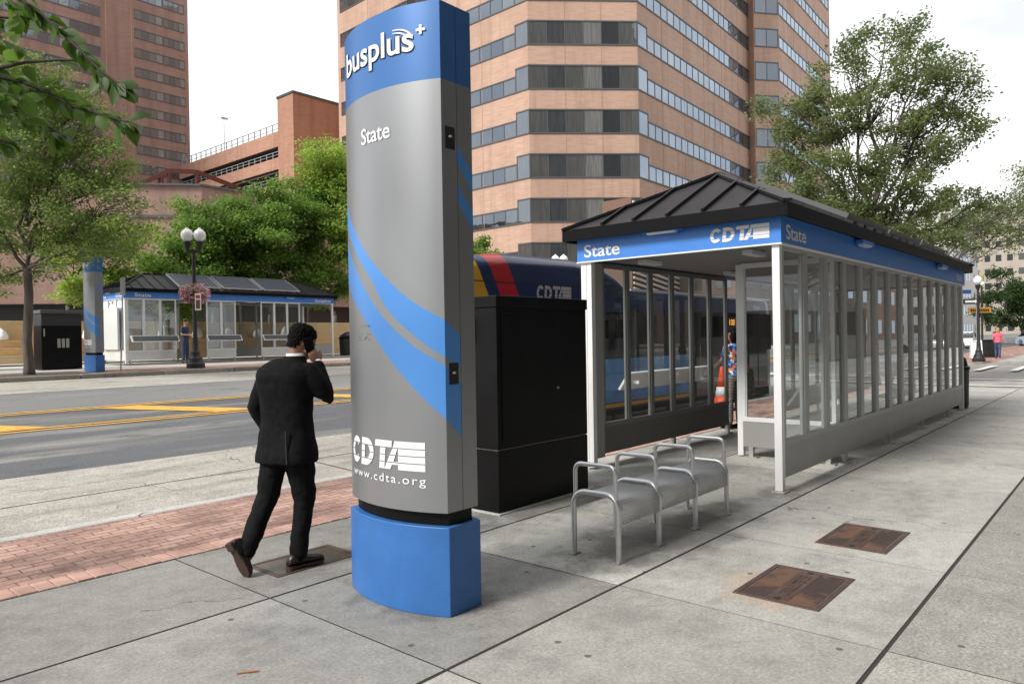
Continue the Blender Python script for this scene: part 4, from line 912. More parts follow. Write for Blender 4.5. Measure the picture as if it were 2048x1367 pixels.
# vertical pilaster joints in the brick
m = MB()
for (a, b, n) in ((A,A2,5),(A,B_,3),(B_,B2,6),(Q_,Q2,4)):
    pa, pb = Vector((*fwd(*a),0)), Vector((*fwd(*b),0)); d = (pb-pa); L_ = d.length; d.normalize(); nn = Vector((d.y,-d.x,0)); nn = nn if nn.dot(-pa) > 0 else -nn
    for i in range(1, n): m.obox(pa+d*L_*i/n+nn*.004-T0+Vector((0,0,33)), d*.025, nn*.012, (0,0,32.9))
m.build('joint', mat('mortar_joint', (.37,.235,.175), .9), T)
bpy.data.objects.remove(Eo)
# brown tower
T0 = Vector((53.8,112,0)); T = empty('apartment_tower', T0, 0, 'tall brown brick tower with narrow dark window strips at the left', 'apartment tower')
MB().prism([(-60,0),(0,0),(0,30),(-60,30)], 0, 75).build('wall', M['brick_brown'], T)
for k in range(-12, 9):
    zt = 47.95+2.84*k
    if not 22 < zt < 72: continue
    for x0, x1 in ((-8.0,-3.9),(-3.8,.3-.0)):
        w = ribbon(T, (T0.x+x0,112), (T0.x+min(x1,-.6),112), zt-1.3, zt, 4); w.location = -T0
    w = ribbon(T, (T0.x-31,112), (T0.x-12.7,112), zt-2.6, zt-1.3, 14); w.location = -T0
m = MB()
for x in (-12.0,-8.5): m.box(x,x+.12,-.02,.02,0,75)
m.build('joint', M['brick_weather'], T)
# parking garage
T0 = Vector((52.3,83.2,0)); T = empty('parking_garage', T0, 0, 'weathered brick parking garage with open decks and a brick stair tower', 'parking garage')
sl_ = (29.7-29.0)/24.
def deck(name, z, h, mt, x0=0, x1=12, rise=0): 
    m = MB(); m.add([(x0,.6,z),(x1,.6,z),(x1,34,z+rise),(x0,34,z+rise),(x0,.6,z+h),(x1,.6,z+h),(x1,34,z+h+rise),(x0,34,z+h+rise)], [(0,3,2,1),(4,5,6,7),(0,1,5,4),(1,2,6,5),(2,3,7,6),(3,0,4,7)]); return m.build(name, mt, T)
ztops = [29.0, 25.75, 22.4, 19.0]
for k, z in enumerate(ztops):
    deck('brick_parapet', z-2.25 if k == 0 else z-1.9, 1.95 if k == 0 else 1.5, M['brick_weather'], -.25, 0.0)
    deck('deck_slab', z-2.25, .25, mat('garage_concrete', (.12,.115,.11), .9), .05, 14)
    m = MB()
    for i in range(22): m.box(-.16,-.06, 1+i*1.5, 1.12+i*1.5, z-.3 if k == 0 else z-.42, z+.75 if k==0 else z+.42)
    m.box(-.15,-.07,.6,33,z+.72 if k==0 else z+.36, z+.80 if k == 0 else z+.44); m.box(-.15,-.07,.6,33,z+.1 if k==0 else z-.02, z+.15 if k == 0 else z+.04)
    m.build('railing', mat('garage_rail', (.30,.33,.34), .5), T)
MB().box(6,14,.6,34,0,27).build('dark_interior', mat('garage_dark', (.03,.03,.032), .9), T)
MB().box(-.6,18,-3,.55,0,32.6).build('stair_tower', M['brick_red'], T); MB().box(-.7,18.1,-3.1,.65,32.6,32.9).build('coping', M['frame_dark'], T)
MB().lathe([(.09,0),(.06,8.2)], 8).build('pole', M['steel'], T, loc=(3,21,27)); MB().box(2.6,3.6,20.8,21.2,35.1,35.3).build('lamp_head', M['steel'], T)
# low brick podium building with steel frame on its roof
T0 = Vector((*fwd(-25.2,60),0)); T = empty('podium_building', T0, 0, 'low brown brick building with blank walls behind the street trees', 'building')
def rel(p): return (p[0]-T0.x, p[1]-T0.y)
c0 = fwd(-25.2,60); c1 = (c0[0]+46, c0[1]+3); c2 = fwd(-60,54)
MB().prism([rel(c2), rel(c0), rel(c1), rel((c1[0],c1[1]+14)), rel((c2[0],c2[1]+20))], 4.9, 14.4).build('wall', M['brick_brown'], T)
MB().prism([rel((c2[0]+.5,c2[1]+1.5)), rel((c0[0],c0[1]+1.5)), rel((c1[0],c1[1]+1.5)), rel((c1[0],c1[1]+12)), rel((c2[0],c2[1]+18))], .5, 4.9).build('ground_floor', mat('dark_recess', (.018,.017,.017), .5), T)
MB().prism([rel(fwd(-60,53.8)), rel((c0[0]+.05,c0[1]-.25)), rel((c0[0]+.05,c0[1])), rel(c2)], 11.8, 12.0).build('string_course', M['frame_dark'], T)
m = MB()
for a_, b_ in ((c2,c0),(c0,c1)):
    m.bar((*rel(a_),14.48),(*rel(b_),14.48),.5,.16)
m.build('coping', M['frame_dark'], T)
m = MB()
for i in range(14):
    x, y = lerp(c2, c1, i/13); m.box(x-T0.x-.25, x-T0.x+.25, y-T0.y-.6, y-T0.y-.1, .5, 4.9)
m.build('column', M['brick_brown'], T)
T = empty('steel_frame', (c0[0],c0[1],14.5), 0, 'rust red steel roof frame standing on the low brick building', 'steel frame')
M['redsteel'] = mat('red_oxide_steel', (.13,.035,.028), .6, .2, noise=.2)
def up_pt(px_, D, z): r = (px_-1024)*D/1464; v = fw*D+rt*r; return Vector((v.x-c0[0], v.y-c0[1], z-14.5))
a0 = up_pt(285,60,14.6); a1 = up_pt(345,61,15.95); a2 = up_pt(400,62,16.05); a3 = up_pt(522,68,15.15)
m = MB()
for a_, b_ in ((a0,a1),(a1,a2),(a2,a3)): m.bar(a_, b_, .22, .34)
m.build('beam', M['redsteel'], T)
for p_ in (a1, a2, a3, (a0+a1)/2+Vector((.4,0,0)), a0+(a1-a0)*.75):
    MB().bar((p_.x,p_.y,-.1 if p_ is not a3 else -2), p_, .22).build('post', M['redsteel'], T)
m = MB(); m.bar(Vector((a1.x,a1.y,.35)), Vector((a2.x,a2.y,.35)), .1); m.bar(Vector((a2.x,a2.y,.4)), Vector((a3.x,a3.y,-.3)), .12); m.build('lower_rail', M['redsteel'], T)
m = MB()
pA, pB = up_pt(405,66,15), up_pt(490,69,15)
m.obox((pA+pB)/2+Vector((0,0,-.4)), (pB-pA)/2, Vector((.1,.6,0)), (0,0,.65)); o = m.build('rooftop_unit', mat('cream_cladding', (.48,.46,.42), .6, noise=.1), None); o.location = (c0[0],c0[1],14.5); tag(o, 'pale rooftop plant unit behind the red steel frame', 'rooftop unit')
# tan stepped fountain wall with white jets
T = empty('fountain_wall', (10.5,33.5,.9), 0, 'tan stepped stone fountain wall behind the far shelter', 'fountain')
tan = mat('tan_stone', (.68,.49,.29), .75, noise=.08, nscale=1.5)
MB().box(-14,16,1.4,1.9,0,1.72).build('back_wall', tan, T, bevel=.02)
for k, (y, z) in enumerate(((.9,.92),(.4,.62),(-.1,.32))): MB().box(-14,16,y,y+.52,0,z).build('step', tan, T, bevel=.02)
m = MB()
for k, (y, z) in enumerate(((.9,.92),(.4,.62),(-.1,.32))): m.box(-14,16,y-.02,y+.06,z-.05,z+.012)
m.build('step_edge', mat('pale_stone_edge', (.68,.52,.33), .7), T)
jm = mat('white_water', (.9,.92,.93), .4, trans=0); pass
def jet():
    m = MB(); m.lathe([(.20,0),(.26,.08),(.24,.22),(.17,.36),(.10,.47),(.03,.54)], 14); o = m.build('water_jet', jm, None, smooth=True)
    for v in o.data.vertices: v.co += Vector(mnoise.noise_vector(v.co*9))*.05
    return o
j0 = jet()
xs_ = [-6.5,-5.0,-3.4,-1.7,-.1,1.5,3.1,4.7,6.3,7.9,9.5,11.1,12.7]
for i, x in enumerate(xs_):
    j = j0 if i == 0 else j0.copy()
    if i: COL.objects.link(j)
    j.location = (10.5+x, 34.62, .9+.93); j.scale = (1,1,.85+.3*((i*37)%10)/10)
    tag(j, 'white foaming water jet on the tan fountain wall behind the far shelter', 'water jet', 'white water jets along the fountain wall')
# hedge at far left
rn = np.random.default_rng(3); q = rn.uniform(-1,1,(9000,3)); q = q*np.array([2.6,.9,.95])+np.array([0,0,1.0]); m_ = (np.abs(q[:,0])>1.9)|(np.abs(q[:,1])>.6)|(q[:,2]>1.5); T = empty('hedge', (4.6,29.8,.8), 0, 'clipped green hedge at the left edge across the street', 'hedge')
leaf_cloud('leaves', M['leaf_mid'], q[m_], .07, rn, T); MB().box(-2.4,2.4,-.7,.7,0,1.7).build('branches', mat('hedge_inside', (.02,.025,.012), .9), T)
# slatted roof building seen above the bus through the shelter
T = empty('slatted_building', (54,33,.8), 0, 'building with slanting pale slats seen above the bus through the near shelter', 'building')
m = MB()
for i in range(24): m.bar((0,-.15,9.6-i*.46+2.6),(44,-.15,9.6-i*.46-3.4),.12,.20)
m.build('slats', mat('weathered_slat', (.55,.50,.46), .7, noise=.2), T)
MB().add([(0,0,-1),(44,0,-1),(44,0,6.5),(0,0,12.6),(0,12,-1),(44,12,-1),(44,12,6.5),(0,12,12.6)],[(0,1,2,3),(4,7,6,5),(3,2,6,7),(0,4,5,1),(1,5,6,2),(0,3,7,4)]).build('wall', mat('slat_wall', (.17,.10,.075), .8), T)
# distant buildings on the right
def far_block(loc, w, d, h, mt, label, rows, cols, rz=0, wname='window', name='distant_building'):
    T = empty(name, loc, rz, label, 'building'); MB().box(0,w,0,d,-2,h).build('wall', mt, T)
    dz = h/rows
    for r in range(rows):
        m = MB(); 
        for c in range(cols): m.box(-.04,.0, d*(c+.25)/cols, d*(c+.75)/cols, r*dz+dz*.3, r*dz+dz*.75)
        m.build(wname, M['pane'], T)
        m = MB()
        for c in range(cols): m.box(w*(c+.25)/cols, w*(c+.75)/cols, -.04, .0, r*dz+dz*.3, r*dz+dz*.75)
        m.build(wname, M['pane'], T)
    MB().box(-.3,w+.3,-.3,d+.3,h,h+.4).build('cornice', M['frame_dark'], T); return T
far_block((100,29.5,0), 30, 30, 17.5, M['brick_red'], 'red brick building down the street behind the globe lamp', 4, 8)
far_block((175,30,0), 30, 26, 27, mat('pale_stone', (.52,.50,.47), .8), 'pale stone block between the red building and the small tree', 7, 9)
far_block((250,22,0), 60, 38, 36, mat('grey_office', (.36,.32,.27), .8, noise=.1, nscale=.2), 'grey beige office block at the far end of the street', 9, 14)
far_block((62,27,.5), 34, 26, 12, mat('dark_shop_wall', (.16,.12,.10), .8, noise=.3, nscale=.3), 'low dark shop building behind the far pavement seen through the shelter', 3, 9)
# unseen near side buildings, sized and darkened to block sky light and bright reflections
T = empty('unseen_corner_building', (45,-8.3,0), 0, 'unseen dark corner building added beyond the cross street to darken glass reflections', 'building')
MB().box(0,120,-14,0,0,24).build('wall', mat('unseen_corner_wall', (.13,.11,.10), .85, noise=.2, nscale=.4), T)
for k in range(5):
    m = MB()
    for i in range(36): m.box(1+i*3.3,2.6+i*3.3,-.03,.03,1.4+k*4.3,3.6+k*4.3)
    m.build('window', M['bus_glass'], T)
T = empty('unseen_near_building', (-90,-4.3,0), 0, 'unseen dark building along the near pavement, stretched tall to block sky light', 'building')
MB().box(0,114,-14,0,0,62).build('wall', mat('unseen_near_wall', (.115,.11,.105), .85, noise=.15, nscale=.3), T)
for k in range(12):
    m = MB()
    for i in range(36): m.box(1+i*3.1,2.9+i*3.1,-.03,.03,1.2+k*4.1,3.6+k*4.1)
    m.build('window', M['bus_glass'], T)

# ------------------------------------------------------------------ trees
def tree(name, loc, label, blobs, trunk_h, tr, leaf, n, size, seed, cat='tree', group=None, lean=(0,0), twigs=26, stems=1, spread=.16, droop=.35, bark=None):
    """blobs: (x,y,z,rx,ry,rz) in local space; trunk forks at trunk_h"""
    rnd = random.Random(seed); rn = np.random.default_rng(seed)
    T = empty(name, loc, 0, label, cat, group)
    fork = Vector((lean[0], lean[1], trunk_h)); br = MB(); tk = MB(); pts = []
    top = max(b[2] for b in blobs)
    def wig(a, b, k=5, w=.06):
        a, b = Vector(a), Vector(b); L_ = (b-a).length; o = []
        for i in range(k+1):
            t = i/k; p = a.lerp(b, t)
            if 0 < i < k: p += Vector((rnd.uniform(-1,1), rnd.uniform(-1,1), rnd.uniform(-.5,.5)))*L_*w
            o.append(p)
        return o
    base = [Vector((0,0,-.1)), Vector((0,0,.15))] + wig((0,0,.3), fork, 4, .02)
    tk.tube(base, [tr*1.35, tr*1.12] + [tr*(1-.22*i/4) for i in range(5)], 12)
    tk.build('trunk', bark or M['bark'], T, smooth=True)
    tot = sum(b[3]*b[4]*b[5] for b in blobs)
    for bi, b in enumerate(blobs):
        c = Vector(b[:3]); tz = min(max(c.z-1.2*b[5]-.3, trunk_h*.85), top)
        st = fork if tz <= trunk_h+.3 else fork.lerp(Vector((lean[0]*1.5, lean[1]*1.5, top)), .45*(tz-trunk_h)/(top-trunk_h+.01))
        r0 = max(tr*.42,.05)*min(1,(b[3]/1.6)**.5); path = wig(st, c, 5, .05); br.tube(path, [r0*(1-.75*i/5) for i in range(6)], 6, cap=False)
        k = max(6, int(twigs)); cnt = int(n*b[3]*b[4]*b[5]/tot/k)
        for j in range(k):
            v = Vector((rnd.gauss(0,1), rnd.gauss(0,1), rnd.gauss(0,1))).normalized()*rnd.uniform(.35,1.0)**.5
            e = c+Vector((v.x*b[3], v.y*b[4], v.z*b[5])); s0 = path[rnd.randint(2,5)]; pp = wig(s0, e, 4, .08); br.tube(pp, [r0*.28*(1-.7*i/4)+.003 for i in range(5)], 4, cap=False)
            sg = spread*(b[3]*b[4]*b[5])**(1/3)
            q = rn.normal(0, 1, (cnt, 3))*np.array([sg*1.25, sg*1.25, sg*.62])
            tpar = rn.beta(4,1.3,cnt)[:,None]; A_ = np.array(pp[2]); E_ = np.array(e); pts.append(A_+(E_-A_)*tpar+q)
    br.build('branches', bark or M['bark'], T, smooth=True)
    leaf_cloud('crown', leaf, np.concatenate(pts), size, rn, T, droop=droop)
    return T
# near plaza tree behind the shelter (trunk on the brick strip)
def local(px_, py_, D, base):     # helper giving design positions as offsets from the trunk base
    v = fw*D + rt*((px_-1024)*D/1464); return (v.x-base[0], v.y-base[1], 1.6+(668-py_)*D/1464 - base[2])
b0 = (24.4,6.35,-.0); D0 = 22.6
bl = []
for px_, py_, dd, rx, rz2 in ((1780,75,0,1.15,.75),(1700,150,.8,1.2,.9),(1850,150,-.8,1.3,.9),(1920,190,-.3,1.05,.75),(1790,215,0,1.4,.9),(1890,275,-.6,1.4,.8),(1660,230,.5,1.1,.9),(1585,215,1.0,1.1,.85),(1610,290,1,1.2,1.0),(1580,370,.5,1.0,.9),(1700,330,-.5,1.3,.9),(1670,410,.2,1.4,.9),(1780,420,1,1.2,.8),(1850,390,0,1.25,.8),(1640,480,1.2,1.1,.6),(1740,485,-.4,1.4,.7),(1860,480,-.6,1.2,.7),(1930,430,.6,1.1,.8),(1555,300,.8,.6,.9),(1830,325,.8,1.1,.7)):
    l = local(px_, py_, D0+dd, b0); bl.append((*l, rx, rx, rz2))
tree('street_tree', b0, 'big airy street tree rising behind the near shelter roof', bl, 3.0, .17, M['leaf_grey'], 52000, .105, 11, group='street trees', lean=(.3,.1), twigs=13, spread=.14)
b0 = (35.5,6.6,-.0); D0 = 31.5; bl = []
for px_, py_, dd, rx, rz2 in ((1985,440,0,1.3,1.0),(1945,490,1,1.0,.8),(2010,490,0,1.0,.8),(2050,430,0,1.3,1.3),(2090,380,0,1.6,1.4),(2030,390,0,.9,.8),(1920,450,1,.9,.9)):
    l = local(px_, py_, D0+dd, b0); bl.append((*l, rx, rx, rz2))
tree('street_tree', b0, 'thin drooping street tree at the right edge beyond the shelter', bl, 3.2, .13, M['leaf_grey'], 9000, .11, 12, group='street trees', twigs=12, spread=.2)
b0 = (92.0,9.6,-.1); D0 = 76; bl = []
for px_, py_, dd, rx, rz2 in ((2003,565,0,1.4,2.0),(2000,610,1,2.2,1.6),(2030,600,0,2.6,1.6),(1985,640,0,2.4,1.0),(2040,640,0,3,1.2),(2065,600,0,3,2)):
    l = local(px_, py_, D0+dd, b0); bl.append((*l, rx, rx, rz2))
tree('street_tree', b0, 'dense dark green tree far down the right pavement', bl, 2.2, .2, M['leaf_dark'], 15000, .24, 13, group='street trees', twigs=16)
# tree at the left edge across the street
b0 = (6.95,24.7,.74); D0 = 20.9; bl = []
for px_, py_, dd, rx, rz2 in ((40,120,0,1.4,.8),(110,140,.4,1.2,.7),(170,190,.2,1.0,.6),(60,190,0,1.7,1.0),(150,230,.5,1.4,.9),(30,290,-.5,1.7,1.0),(120,330,0,1.6,1.0),(210,310,.3,1.25,.8),(190,400,0,1.5,.9),(250,385,0,.8,.6),(90,420,.8,1.6,.9),(225,460,.2,1.0,.6),(-30,400,0,1.6,1.2),(0,180,1,1.5,1.0),(140,480,.2,1.2,.5),(-20,540,.5,1.0,.6),(70,520,1.2,.9,.4)):
    l = local(px_, py_, D0+dd, b0); bl.append((*l, rx, rx, rz2))
tree('street_tree', b0, 'large street tree at the left edge across the street with forked grey trunk', bl, 3.1, .135, M['leaf_mid'], 46000, .095, 21, group='street trees', twigs=14, spread=.15)
# small lime tree behind the far totem
b0 = (11.0,34.0,.95); D0 = 30; bl = []
for px_, py_, dd, rx, rz2 in ((150,500,0,1.0,.5),(200,460,0,1.4,.9),(240,500,.5,1.2,.8),(190,540,0,1.4,.7),(150,560,0,1.0,.6),(235,560,.5,1.1,.7),(265,440,0,1.2,.6)):
    l = local(px_, py_, D0+dd, b0); bl.append((*l, rx, rx, rz2))
tree('small_tree', b0, 'small lime green tree between the far totem and the far shelter', bl, 2.3, .09, M['leaf_lime'], 14000, .13, 22, group='trees behind the far shelter', twigs=14)
maples = [((18.6,36.5,.95),[(385,520),(360,560),(420,470),(350,500),(400,440),(440,540)],'dark maple left of the lamp globes behind the far shelter','leaf_maple',33.8),
          ((22.5,37.6,.95),[(480,430),(520,400),(500,480),(550,440),(460,500),(540,520)],'middle maple with a rounded crown behind the far shelter roof','leaf_maple',35.5),
          ((26.5,37.0,.95),[(600,420),(570,470),(640,470),(590,530),(650,540),(620,380)],'bright maple right of the middle one behind the far shelter','leaf_maple',37.5),
          ((28.5,35.0,.95),[(650,320),(670,370),(640,380),(690,430),(660,300),(700,350),(700,500)],'tallest lime maple beside the big totem, behind the far shelter','leaf_lime',38.5)]
for i, (b0, ps, lab, lf, D0) in enumerate(maples):
    bl = []
    for j, (px_, py_) in enumerate(ps):
        l = local(px_, py_, D0+(j%3-1)*.8, b0); bl.append((*l, 1.55+.25*((j*7)%3), 1.6, 1.05+.2*((j*5)%3)))
    tree('maple_tree', b0, lab, bl, 2.2, .13, M[lf], 30000, .16, 30+i, group='trees behind the far shelter', twigs=16, spread=.17)
b0 = (29.5,30.5,.9); bl = []
for px_, py_ in ((965,485),(955,510),(975,500)):
    l = local(px_, py_, 41, b0); bl.append((*l, .9, .9, .8))
tree('small_tree', b0, 'small green tree top showing between the big totem and the bus', bl, 2.0, .09, M['leaf_maple'], 4000, .16, 40, group='trees behind the far shelter', twigs=10)

# overhanging branch of a near tree at the left edge
def near_branch():
    rnd = random.Random(8)
    base = Vector((.35,6.3,0)); T = empty('overhanging_tree', base, 0, 'near tree reaching big leafy branches into the top left corner', 'tree')
    def pt(px_, py_, D): v = fw*D + rt*((px_-1024)*D/1464); return Vector((v.x, v.y, 1.6+(683-py_)*D/1464)) - base
    MB().tube([(0,0,-.05),(0,0,.4),(.03,-.05,1.6),(.05,-.1,2.9),(.0,-.1,4.2)], [.15,.12,.105,.095,.07], 12).build('trunk', M['bark'], T, smooth=True)
    br = MB(); st = Vector((.05,-.1,2.95))
    P = [[(-60,-60),(60,-5),(110,35),(165,88),(210,135),(258,172)],[(-60,150),(0,131),(62,118),(130,114),(185,117)],[(-60,130),(0,143),(60,158),(105,178),(150,205),(205,222),(262,240)],[(-60,180),(0,205),(45,214),(95,238),(128,262)],[(-60,10),(0,25),(45,30),(75,20)],[(-60,250),(0,268),(40,280)]]
    V = []; F = []; 
    def leaf(p, d, n, L_, w):
        d = d.normalized(); s = d.cross(n).normalized(); n = s.cross(d); b = len(V); k = 6; prof = [0,.62,.95,1,.80,.42,0]; side = []
        bend = rnd.uniform(.05,.22)
        for i in range(k+1):
            t = i/k; c = p+d*L_*t - n*L_*bend*t*t; V.append(c)
            ww = prof[i]*w*L_*.5; V.append(c+s*ww+n*ww*.25); V.append(c-s*ww+n*ww*.25)
        for i in range(k):
            a = b+3*i; F.append((a,a+1,a+4,a+3)); F.append((a,a+3,a+5,a+2))
    for bi, pp in enumerate(P):
        D0 = 3.5+.12*bi; pts = [pt(x, y, D0-.05*i) for i, (x, y) in enumerate(pp)]
        j = st + Vector((0,0,.25*(2-bi)*.4)); br.tube([j, j.lerp(pts[0],.5)+Vector((0,0,.1))]+pts, [.03,.02]+[.009*(1-.8*i/len(pts))+.0016 for i in range(len(pts))], 6, cap=False)
        dense = 11 if bi != 1 else 1
        for i in range(len(pts)-1):
            for q in range(dense if i < len(pts)-2 else dense+1):
                t = rnd.random(); p = pts[i].lerp(pts[i+1], t); d = (pts[i+1]-pts[i]).normalized(); s = 1 if q % 2 else -1
                dd = d*rnd.uniform(.3,1) + Vector((0,0,-rnd.uniform(.2,.9))) + rr*rnd.uniform(-.5,.6) + Vector((0,0,1))*.5*(s > 0)
                nn = (Vector((0,0,1))*rnd.uniform(.2,1)-fw*rnd.uniform(-.3,1.0)+Vector((rnd.uniform(-.5,.5),rnd.uniform(-.5,.5),0)))
                pet = p + dd.normalized()*.02; br.tube([p, pet], .0012, 4, cap=False); leaf(pet, dd, nn.normalized(), rnd.uniform(.07,.115), rnd.uniform(.5,.62))
        e = pts[-1]; leaf(e, (pts[-1]-pts[-2]), Vector((0,0,1)), .11, .55)
    for i in range(190):      # dense clump towards the trunk
        p = pt(rnd.uniform(-120,70), rnd.uniform(-60,110), rnd.uniform(3.3,3.9)) if i < 120 else pt(rnd.uniform(-90,60), rnd.uniform(150,235), rnd.uniform(3.4,3.8))
        leaf(p, Vector((rnd.uniform(-1,1), rnd.uniform(-1,1), rnd.uniform(-1,.1))), Vector((rnd.uniform(-.6,.6), rnd.uniform(-1,.2), rnd.uniform(.2,1))).normalized(), rnd.uniform(.07,.12), .55)
    br.build('branches', mat('twig_bark', (.035,.025,.018), .8), T, smooth=True)
    me = bpy.data.meshes.new('leaves'); me.from_pydata([tuple(v) for v in V], [], F); me.materials.append(M['leaf_near']); me.polygons.foreach_set('use_smooth', [True]*len(F)); o = bpy.data.objects.new('leaves', me); COL.objects.link(o); o.parent = T
near_branch()

# ------------------------------------------------------------------ people
def organic(m, name, mt, parent, voxel=.012, smooth=3, wr=0, wsc=8, deci=None):
    o = m.build(name, mt, None)
    r = o.modifiers.new('r', 'REMESH'); r.mode = 'VOXEL'; r.voxel_size = voxel; r.use_smooth_shade = True
    s = o.modifiers.new('s', 'SMOOTH'); s.iterations = smooth; s.factor = .5
    dg = bpy.context.evaluated_depsgraph_get(); me = bpy.data.meshes.new_from_object(o.evaluated_get(dg)); old = o.data; o.modifiers.clear(); o.data = me; bpy.data.meshes.remove(old)
    me.materials.clear(); me.materials.append(mt)
    if wr:
        nrm = [v.normal.copy() for v in me.vertices]
        for v, n in zip(me.vertices, nrm):
            a = mnoise.noise(Vector((v.co.x*wsc, v.co.y*wsc, v.co.z*wsc*1.5))); b = abs(mnoise.noise(v.co*wsc*2.3)); v.co += n*(a*wr + (b-.2)*wr*.9)
    me.polygons.foreach_set('use_smooth', [True]*len(me.polygons)); me.update(); o.parent = parent; return o
def limb(m, pts, rs, n=14, squash=None):
    pts = [Vector(p) for p in pts]; P = [pts[0]]; Rr = [rs[0]]
    for i in range(len(pts)-1):
        for t in (.34,.67,1): P.append(pts[i].lerp(pts[i+1], t)); Rr.append(rs[i]+(rs[i+1]-rs[i])*t)
    # rounded ends
    d0 = (P[0]-P[1]).normalized(); d1 = (P[-1]-P[-2]).normalized()
    P = [P[0]+d0*Rr[0]*.85, P[0]+d0*Rr[0]*.55] + P + [P[-1]+d1*Rr[-1]*.55, P[-1]+d1*Rr[-1]*.85]; Rr = [Rr[0]*.35, Rr[0]*.8] + Rr + [Rr[-1]*.8, Rr[-1]*.35]
    return m.tube(P, Rr, n)
def ell(c, f, l, ru, rv, n=20, pw=2.4):
    c = Vector(c); out = []
    for i in range(n):
        a = 2*PI*i/n; ca, sa = math.cos(a), math.sin(a); x = abs(ca)**(2/pw)*(1 if ca > 0 else -1); y = abs(sa)**(2/pw)*(1 if sa > 0 else -1)
        out.append(c + f*ru*x + l*rv*y)
    return out
def head_mesh(m, c, f, upv, s=1.0):
    """head with brow, nose, chin and ears; c = centre, f = facing, upv = up"""
    f = f.normalized(); l = upv.cross(f).normalized(); u = f.cross(l); c = Vector(c); rg = []
    for z, a, b, off in ((-.115,.030,.028,.045),(-.105,.050,.046,.028),(-.085,.068,.058,.015),(-.055,.082,.066,.006),(-.02,.092,.072,.0),(.02,.098,.077,-.003),(.055,.098,.078,-.006),(.085,.086,.070,-.008),(.108,.060,.050,-.008),(.118,.025,.02,-.008)):
        rg.append(ell(c+u*z*s+f*off*s, f, l, a*s, b*s, 18, 2.1))
    m.rings(rg)
    m.tube([c+f*.088*s+u*.02*s, c+f*.100*s-u*.005*s, c+f*.112*s-u*.028*s, c+f*.096*s-u*.036*s], [.008*s,.010*s,.014*s,.009*s], 8)
    for sd in (-1,1):
        e = c+l*.074*s*sd-f*.008*s; m.rings([ell(e+l*.000*sd, f, u, .012*s,.022*s,10), ell(e+l*.012*s*sd-f*.004*s, f, u, .018*s,.030*s,10), ell(e+l*.018*s*sd-f*.006*s, f, u, .014*s,.026*s,10)])
        m.tube([c+f*.078*s+l*.012*s*sd+u*.033*s, c+f*.082*s+l*.034*s*sd+u*.036*s, c+f*.066*s+l*.055*s*sd+u*.030*s],[.006*s,.009*s,.006*s],6)
    m.tube([c+f*.092*s-l*.022*s-u*.062*s, c+f*.100*s-u*.060*s, c+f*.092*s+l*.022*s-u*.062*s],[.005*s,.009*s,.005*s],6)
def face_parts(c, f, upv, parent, s=1.0):
    f = f.normalized(); l = upv.cross(f).normalized(); u = f.cross(l); c = Vector(c)
    for sd in (-1,1):
        MB().lathe([(.001,-.008*s),(.008*s,-.006*s),(.011*s,0),(.008*s,.006*s),(.001,.008*s)], 10, tuple(c+f*.082*s+l*.032*s*sd+u*.012*s)).build('eye', M['eye'], parent, smooth=True)
def hand(m, wrist, d, palm_n, side, curl=.3, s=1.0, spreadf=.0, curls=None):
    """palm, four fingers of unequal length, thumb from the side of the palm. d: direction of the fingers, palm_n: palm normal, side: +1/-1 thumb side along d x palm_n"""
    d = Vector(d).normalized(); n = Vector(palm_n); n = (n-d*n.dot(d)).normalized(); a = d.cross(n)*side; w = Vector(wrist)
    m.rings([ell(w+d*t*s, a, n, x*s, y*s, 12, 2.6) for t, x, y in ((-.01,.024,.019),(.02,.031,.018),(.05,.040,.016),(.078,.042,.014),(.092,.038,.010))])
    for i, L_ in enumerate((.070,.078,.073,.058)):
        o = w + d*.084*s + a*(.030-.020*i)*s; cc = curls[i] if curls else curl; p = [o]; dr = d.copy()+a*(.10-.07*i)*spreadf
        for k, fr in enumerate((.42,.32,.26)):
            dr = (dr*math.cos(cc*(.7+.5*k)) + n*math.sin(cc*(.7+.5*k))).normalized(); p.append(p[-1]+dr*L_*fr*s)
        limb(m, p, [.0090*s,.0086*s,.0078*s,.0066*s], 8)
    o = w + d*.025*s + a*.030*s; p1 = o+(a*.7+d*.6+n*.25).normalized()*.036*s; p2 = p1+(a*.15+d*.9+n*.35).normalized()*.030*s
    limb(m, [o,p1,p2], [.013*s,.0105*s,.0085*s], 8)
def skin_mat(n, c): return mat(n, c, .5, noise=.06, nscale=20)
M['skin_brown'] = skin_mat('brown_skin', (.26,.125,.08)); M['skin_light'] = skin_mat('light_skin', (.50,.28,.20)); M['eye'] = mat('eye_dark', (.02,.015,.012), .2)
M['hair_black'] = mat('black_hair', (.006,.005,.0045), .75, noise=.4, nscale=60, bump=.4, bscale=160, spec=.12); M['suit'] = mat('black_wool_suit', (.0075,.0075,.0085), .8, noise=.3, nscale=25, bump=.15, bscale=250, spec=.12)
M['shoe'] = mat('dark_brown_leather', (.014,.009,.008), .35); M['sole'] = mat('brown_shoe_sole', (.05,.026,.018), .55); M['shirt_white'] = mat('white_cotton', (.75,.76,.78), .7)
